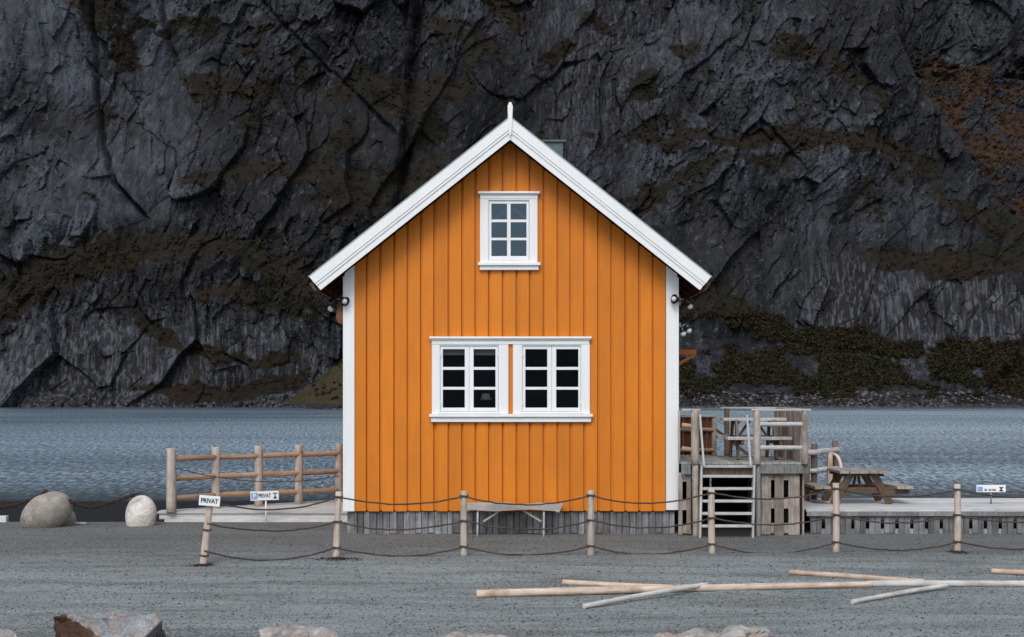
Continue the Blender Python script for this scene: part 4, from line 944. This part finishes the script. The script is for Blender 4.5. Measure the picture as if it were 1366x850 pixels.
part('plank_skirt', bm, SHADOW_W, ln)
# the steps
st = part('stair', (lambda b: (box(b, SX0 + .02, SX1 + .0, LY0 - .10, LY0 - .014, LZ - .075, LZ - .035, .004), b)[1])(BM()), SILVER, ln)
nst = 5; SD1 = 21.46
for i in range(nst):
    q = (i + 1) / 6.0; yy = LY0 - .07 - q * (LD0 - SD1 - .12); z = [zl(0)] and LZ * (1 - q)
    b_ = BM(); box(b_, SX0 + .016 - .04 * q, SX1 - .012 - .045 * q, yy - .07, yy + .07, z - .036, z, .005)
    part('tread', b_, wood('pale_tread_timber', (.42, .41, .40), (.62, .61, .60), (.2, .17, .14), 'x', 1, .35, .1) if i == 0 else bpy.data.materials['pale_tread_timber'], st)
for xx in (SX0 - .002, SX1 + .006):
    plank('stringer', (xx - .045, SD1 + .04 + CAMY, -.03), (xx, LY0 - .06, LZ - .04), .03, .13, SILVER, st, up=(0, 1, 0))
for px0, px1 in ((933.6, 939), (996.5, 1001.3)):
    D1_ = 21.5; plank('handrail', (X(px0, LD0 - .08), LY0 - .08, Z(553.5, LD0 - .08)), (X(px1, D1_), D1_ + CAMY, Z(622, D1_)), .030, .045, SILVER, st, up=(0, 1, 0))
    xq = X(px1, D1_); plank('baluster', (xq + .0, D1_ + CAMY + .02, LZ - .50), (xq, D1_ + CAMY + .02, Z(619, D1_)), .04, .04, SILVER, st) if False else None

PICW = wood('weathered_picnic_table_boards', (.30, .25, .21), (.50, .45, .40), (.12, .08, .06), 'y', 1.0, .4, .2); PICW.node_tree.nodes['Principled BSDF'].inputs['Roughness'].default_value = .5
PICD = wood('brown_picnic_table_frame', (.075, .048, .032), (.17, .115, .08), (.03, .018, .012), 'z', 1.0, .4, .15)
def picnic(label, cx, cy, z0, L, top_h, bench_h, top_w, bench_out, foot, along, mats, group='picnic tables'):
    """along: 'x' or 'y' length direction"""
    t = thing('picnic_table', label, 'picnic table', (cx, cy, z0), group)
    def w2(l, s_, z): return (cx + l, cy + s_, z0 + z) if along == 'x' else (cx + s_, cy + l, z0 + z)
    mt, ml = mats
    def boards(nm, s0, s1, zt, th, n, mat):
        bm = BM(); wd = (s1 - s0) / n
        for i in range(n):
            a, b = s0 + i * wd + .004, s0 + (i + 1) * wd - .004; e0 = random.uniform(-.01, .01)
            p, q = w2(-L / 2 + e0, a, zt - th), w2(L / 2 + e0, b, zt); box(bm, min(p[0], q[0]), max(p[0], q[0]), min(p[1], q[1]), max(p[1], q[1]), p[2], q[2], .004)
        return part(nm, bm, mat, t)
    boards('table_top', -top_w / 2, top_w / 2, top_h, .042, 5, mt)
    for s_ in (-1, 1): boards('bench', min(s_ * bench_out, s_ * (bench_out - .26)), max(s_ * bench_out, s_ * (bench_out - .26)), bench_h, .045, 2, mt)
    for l in ((-L / 2 + .2, L / 2 - .2) if along == 'x' else (-L / 2 + .14, L / 2 - .14)):
        for s_ in (-1, 1):
            plank('leg', w2(l, s_ * foot, .0), w2(l, s_ * .17, top_h - .036), .035 if along == 'x' else .115, .115 if along == 'x' else .035, ml, t, up=(0, 1, 0))
        plank('crossbeam', w2(l + .04, -bench_out + .02, bench_h - .075), w2(l + .04, bench_out - .02, bench_h - .075), .10, .04, ml, t, up=(0, 1, 0) if along == 'y' else (1, 0, 0))
        plank('crossbeam', w2(l + .04, -top_w / 2 + .03, top_h - .066), w2(l + .04, top_w / 2 - .03, top_h - .066), .055, .035, ml, t, up=(0, 1, 0) if along == 'y' else (1, 0, 0))
    plank('brace', w2(-L / 2 + .22, 0, bench_h - .08), w2(-.05, 0, top_h - .04), .04, .03, ml, t); plank('brace', w2(L / 2 - .22, 0, bench_h - .08), w2(.05, 0, top_h - .04), .04, .03, ml, t)
    return t
picnic('grey picnic table standing up on the raised landing behind the railing', (X(964, 22.8) + X(1046, 22.8)) / 2, .85, LZ, .98, .64, .36, .46, .62, .42, 'x', (SILVER, DARKW))
picnic('picnic table with pale top and dark crossed legs out on the pier', X(1143, 23.4), 1.40, PZ, .98, .53, .29, .76, .775, .45, 'y', (PICW, PICD))

# ------------------------------------------------------------------ the pier
pr = thing('pier', 'long bleached timber pier running right from the landing', 'pier', (9, 1.1, 0))
PX0, PX1 = LX1 + .03, 16.0
bm = BM(); y = .0
while y < 2.25:
    x = PX0
    while x < PX1:
        x2 = min(PX1, x + random.uniform(2.4, 4.2)); box(bm, x + .002, x2 - .002, y, y + .118, PZ - .03 + random.uniform(-.0015, .0015), PZ + random.uniform(-.0015, .0015), .002); x = x2
    y += .124
part('decking', bm, DECKTOP, pr)
bm = BM(); x = PX0
while x < PX1: x2 = x + random.uniform(.45, 1.3); box(bm, x + .003, x2, -.02 + random.uniform(-.004, .0), .02, Z(688.5, 22), PZ - .032, .003); x = x2
part('edge_board', bm, GREYWOOD, pr)
pitch = 19.7 * 22 / F; xs_ = []; x = X(1062, 22)
while x < PX1: xs_ += [(x, x + pitch * .36), (x + pitch * .385, x + pitch * .76)]; x += pitch
xs_ = [(a, b) for a, b in xs_ if a > PX0 - .02]
slotted('plank_skirt', xs_, .03, .0, PZ - .04, SKIRTW, pr, [(Z(692.5, 22), Z(684, 22)), (-.05, Z(706, 22))])
for x in np.arange(PX0 + .2, PX1, 1.5):
    bm = BM(); box(bm, x, x + .12, 2.0, 2.12, -1.6, PZ - .031); part('pile', bm, DARKW, pr)
pf = thing('log_fence', 'short log fence with thick pale rails at the back edge of the pier', 'fence', (X(1085, 24.1), 2.1, PZ))
pts = []
for px, D, yt, mt in ((1057, 24.0, 593, LANDW), (1086, 24.1, 592.5, DARKW), (1114, 24.6, 588.5, DARKW)):
    if D > 24.15:
        b_ = None
    r_ = 4.2 * D / F; x = X(px, D); zb_ = PZ if D < 24.15 else -1.3
    log('post', (x, D + CAMY, zb_), (x, D + CAMY, Z(yt, D)), r_, r_, mt, pf, n=8); pts.append((x, D))
for (a, b) in ((0, 1), (1, 2)):
    for yy, r_ in ((603.5, .048), (628, .040), (655, .036)):
        if b == 2 and yy > 650: continue
        k = -3.5 if b == 2 else 0
        log('rail', (pts[a][0] + .05 * a, pts[a][1] + CAMY - .05, Z(yy + k * .3, pts[a][1])), (pts[b][0] + .03, pts[b][1] + CAMY - .06, Z(yy + k, pts[b][1])), r_, r_, SILVER, pf, n=6, seg=12, cap=.35)
# life ring with its board at the end post
t = thing('life_ring', 'pale pinkish life ring hanging on a plank at the pier fence', 'life ring', (X(1110, 24.3), 2.3, Z(650, 24.3)))
b_ = BM(); M_ = Matrix.Translation(P(1112.5, 627, 24.35)) @ Matrix.Rotation(R(14), 4, 'Z') @ Matrix.Rotation(R(90), 4, 'Y')
ns, nr = 40, 10; rr = []
for i in range(ns):
    a = 6.28318 * i / ns; rr.append([b_.verts.new(M_ @ Vector(((.262 + .026 * math.cos(6.28318 * j / nr)) * math.cos(a), (.262 + .026 * math.cos(6.28318 * j / nr)) * math.sin(a), .026 * math.sin(6.28318 * j / nr)))) for j in range(nr)])
for i in range(ns):
    for j in range(nr): b_.faces.new((rr[i][j], rr[(i + 1) % ns][j], rr[(i + 1) % ns][(j + 1) % nr], rr[i][(j + 1) % nr]))
bmesh.ops.recalc_face_normals(b_, faces=b_.faces); part('ring', b_, RINGM, t, smooth=True)
b_ = BM(); box(b_, X(1104, 24.3), X(1110, 24.3), 2.26, 2.32, PZ - .2, Z(603.5, 24.3), .004); part('board', b_, FRESH, t)

# ------------------------------------------------------------------ poles on the gravel
PALEP = wood('bleached_pole_timber', (.44, .42, .39), (.70, .67, .63), (.20, .16, .12), 'z', 1.0, .45, .12)
def pole(label, a, b, r0, r1, mat, lift0=0, lift1=0):
    D0_, D1_ = GD(a[1] + r0 * 60), GD(b[1] + r1 * 60); p0 = Vector((X(a[0], D0_), D0_ + CAMY, 0)); p1 = Vector((X(b[0], D1_), D1_ + CAMY, 0))
    p0.z = gh(p0.x, p0.y) + r0 * .92 + lift0; p1.z = gh(p1.x, p1.y) + r1 * .92 + lift1
    o = log('pole', p0, p1, r0, r1, mat, None, bend=.008, wob=.12, n=22, seg=16, cap=.12); return tag(o, label, 'pole', 'peeled poles lying on the gravel')
pole('longest warm peeled pole lying on the gravel, its butt end at the left', (636, 794), (1162, 783), .043, .034, FRESH)
pole('long greyish pole continuing the longest one to the right, out of the picture', (1157, 782.2), (1620, 781), .035, .031, PALEP)
pole('short warm pole slanting behind the left part of the longest pole', (751, 777), (925, 786.5), .031, .027, FRESH)
pole('short grey pole lying on the longest pole, crossing over it from the front', (779, 810), (942, 787.5), .026, .024, PALEP, 0, .045)
pole('warm pole slanting behind the right end of the longest pole', (1054, 766.5), (1232, 778.5), .031, .027, FRESH)
pole('shortest pole, grey, lying in front of the long greyish one at the right', (1137, 805), (1265, 785.5), .025, .024, PALEP, 0, .02)
pole('peeled pole whose end just reaches into the picture at the far right', (1323, 765), (1500, 774), .031, .03, FRESH)

# ------------------------------------------------------------------ boulders, chain, foreground rocks
def rock(name, label, cat, cen, size, mat, seed, blocky=0.0, rot=0.0, sub=4, group=None, tilt=None):
    bm = BM(); bmesh.ops.create_icosphere(bm, subdivisions=sub, radius=1.0); rs = np.random.default_rng(seed)
    pl_ = [(Vector(rs.normal(size=3)).normalized(), rs.uniform(.62, .92)) for _ in range(14)]
    for v in bm.verts:
        p = v.co.normalized()
        if blocky:
            m_ = 1.0
            for n_, dd in pl_:
                q = p.dot(n_)
                if q > .01: m_ = min(m_, dd / q)
            p = p * (m_ * blocky + (1 - blocky))
        a = np.array([p.x * 1.6 + seed, p.y * 1.6 + p.z * 1.3]); f = float(fbm(a[0], a[1], seed, 4))
        v.co = p * (1 + (.055 if not blocky else .07) * f) * (1 - .16 * max(p.z, 0) ** 1.5)
    M_ = Matrix.Translation(cen) @ Matrix.Rotation(rot, 4, 'Z') @ (Matrix.Rotation(tilt, 4, 'Y') if tilt else Matrix.Identity(4)) @ Matrix.Diagonal((*size, 1))
    bm.transform(M_); o = part(name, bm, mat, loc=cen, smooth=not blocky); return tag(o, label, cat, group)
rock('boulder', 'rounded grey boulder at the left edge of the yard', 'boulder', Vector((X(61, 23.2), 1.2, .23)), (.43, .36, .335), BOULD_G, 3, tilt=R(-30), group='boulders by the shore')
rock('boulder', 'smaller grey stone tucked behind the rounded grey boulder', 'boulder', Vector((X(88, 23.6), 1.6, .08)), (.16, .16, .22), BOULD_G, 5, group='boulders by the shore')
rock('boulder', 'smooth upright white boulder at the end of the boardwalk', 'boulder', Vector((X(188, 23.4), 1.4, .17)), (.245, .23, .37), BOULD_W, 12, tilt=R(6), group='boulders by the shore')
def hull_rock(label, pts, D, mat, seed, amp=.035, cuts=4):
    """a broken rock: convex hull of (photo px, photo py, depth offset) corners, then roughened"""
    bm = BM(); c_ = P(sum(p[0] for p in pts) / len(pts), 850, D); c_.z = .05
    for px, py, dd in pts: bm.verts.new(P(px, py, D + dd))
    r_ = bmesh.ops.convex_hull(bm, input=bm.verts); bmesh.ops.delete(bm, geom=list({g for g in r_['geom_unused'] + r_['geom_interior'] if isinstance(g, bmesh.types.BMVert)}), context='VERTS')
    bmesh.ops.subdivide_edges(bm, edges=bm.edges, cuts=cuts, use_grid_fill=True); bmesh.ops.triangulate(bm, faces=bm.faces)
    bmesh.ops.subdivide_edges(bm, edges=bm.edges, cuts=1, use_grid_fill=True); bm.normal_update()
    mv = []
    for v in bm.verts:
        p = v.co; f = float(fbm(p.x * 6 + p.z * 3.1, p.y * 6 + p.z * 4.7, seed, 4)); h_, e_ = facets(np.array([p.x * 7 + p.z * 2]), np.array([p.z * 9 + p.y * 5]), seed + 3, 1.2)
        mv.append(v.normal * amp * (f * 1.1 + .55 * float(h_[0])))
    for v, m_ in zip(bm.verts, mv): v.co += m_
    bmesh.ops.recalc_face_normals(bm, faces=bm.faces)
    o = part('rock', bm, mat, loc=c_); return tag(o, label, 'rock', 'rocks along the near edge of the yard')
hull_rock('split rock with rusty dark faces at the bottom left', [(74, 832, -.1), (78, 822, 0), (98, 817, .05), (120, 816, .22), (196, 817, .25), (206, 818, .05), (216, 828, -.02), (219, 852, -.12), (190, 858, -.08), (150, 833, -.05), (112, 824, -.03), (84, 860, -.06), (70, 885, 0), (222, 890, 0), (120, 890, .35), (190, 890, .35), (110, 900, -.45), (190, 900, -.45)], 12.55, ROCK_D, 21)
hull_rock('pale cracked rock right of the rusty split one', [(348, 842, 0), (362, 836, .03), (395, 834, .12), (430, 836, .1), (444, 841, 0), (448, 856, -.1), (400, 848, -.2), (352, 866, -.2), (346, 890, 0), (450, 890, 0), (400, 895, .3), (400, 900, -.3)], 12.5, ROCK_P, 33, .045)
hull_rock('pale low rock just showing at the bottom edge below the butt of the longest pole', [(588, 849, 0), (612, 845.5, .05), (660, 845.5, .1), (700, 848, 0), (640, 852, -.15), (580, 880, 0), (710, 880, 0), (640, 890, .3), (640, 900, -.3)], 12.5, ROCK_P, 41, .03)
hull_rock('flat pinkish rock with dark end below the crossing poles', [(876, 849, 0), (905, 843, .05), (960, 841, .1), (1008, 836, .06), (1022, 838, .02), (1027, 850, -.05), (970, 852, -.2), (868, 880, 0), (1034, 880, 0), (950, 890, .3), (950, 900, -.3)], 12.5, ROCK_P, 52, .045)
hull_rock('pale rock cut off by the bottom left corner', [(-30, 842, 0), (-5, 838, .05), (12, 840, .02), (26, 848, -.02), (-5, 850, -.2), (-40, 880, 0), (32, 880, 0), (0, 890, .3), (0, 900, -.3)], 12.5, ROCK_P, 66, .025)
# chain strung over the boulders
def chain(pts, name, label):
    pts = [Vector(p) for p in pts]; bm = BM(); acc = 0; k = 0; step = .052
    cum = [0]
    for a, b in zip(pts, pts[1:]): cum.append(cum[-1] + (b - a).length)
    s_ = 0; n_ = int(cum[-1] / step)
    for i in range(n_):
        s_ = i * step; j = max(q for q in range(len(cum)) if cum[q] <= s_); j = min(j, len(pts) - 2)
        d_ = (pts[j + 1] - pts[j]); q = (s_ - cum[j]) / d_.length; c_ = pts[j] + d_ * q; dr = d_.normalized()
        side = dr.cross(Vector((0, 0, 1))).normalized(); nn = side if i % 2 else side.cross(dr).normalized(); bb = dr.cross(nn)
        ring = []
        for a in range(10):
            t_ = 6.28318 * a / 10; cc = c_ + dr * (.039 * math.cos(t_)) + nn * (.022 * math.sin(t_))
            out = (dr * math.cos(t_) + nn * math.sin(t_)).normalized()
            ring.append([bm.verts.new(cc + (out * math.cos(6.28318 * b / 5) + bb * math.sin(6.28318 * b / 5)) * .011) for b in range(5)])
        for a in range(10):
            for b in range(5): bm.faces.new((ring[a][b], ring[(a + 1) % 10][b], ring[(a + 1) % 10][(b + 1) % 5], ring[a][(b + 1) % 5]))
    bmesh.ops.recalc_face_normals(bm, faces=bm.faces)
    o = part(name, bm, RUST, loc=pts[0], smooth=True); tag(o, label, 'chain', 'rusty chains'); return o
cp = lambda *a: [P(px, py, 23.15) for px, py in a]
chain(cp((-40, 686), (0, 678), (20, 674), (38, 668), (52, 661), (66, 652)) , 'chain', 'rusty chain coming in from the left over the rounded grey boulder')
chain(cp((86, 664), (97, 671), (108, 675), (122, 677.5), (138, 674), (155, 668), (170, 663), (186, 657.5)), 'chain', 'rusty chain hanging from the grey boulder to the top of the white one')
b_ = BM(); box(b_, -.5, .06, -.06, .06, 0, .13, .006); o = part('timber_block', b_, SILVER_X, loc=(0, 0, 0)); o.location = (X(5, 24), 2.0, -.03); tag(o, 'pale squared timber end at the left picture edge behind the chain', 'timber')
b_ = BM(); box(b_, -.12, .12, -.04, .04, 0, .025, .004); o = part('board_offcut', b_, SILVER_X, loc=(0, 0, 0)); o.location = (X(107, 23.7), 1.62, .0); tag(o, 'small board offcut on the gravel right of the grey boulder', 'board')

# ------------------------------------------------------------------ camera
cam = bpy.data.cameras.new('camera'); co = bpy.data.objects.new('camera', cam); C.objects.link(co); sc.camera = co
co.location = (0, CAMY, H); co.rotation_euler = (R(90), 0, 0)
cam.sensor_width = 36; cam.lens = 36 * F / 1366; cam.shift_y = (HY - 425) / 1366; cam.clip_end = 6000; cam.clip_start = .1
sc.view_settings.view_transform = 'Standard'; sc.view_settings.look = 'None'; sc.view_settings.gamma = 1; sc.view_settings.exposure = 0.62
sc.cycles.max_bounces = 8; sc.cycles.transparent_max_bounces = 8
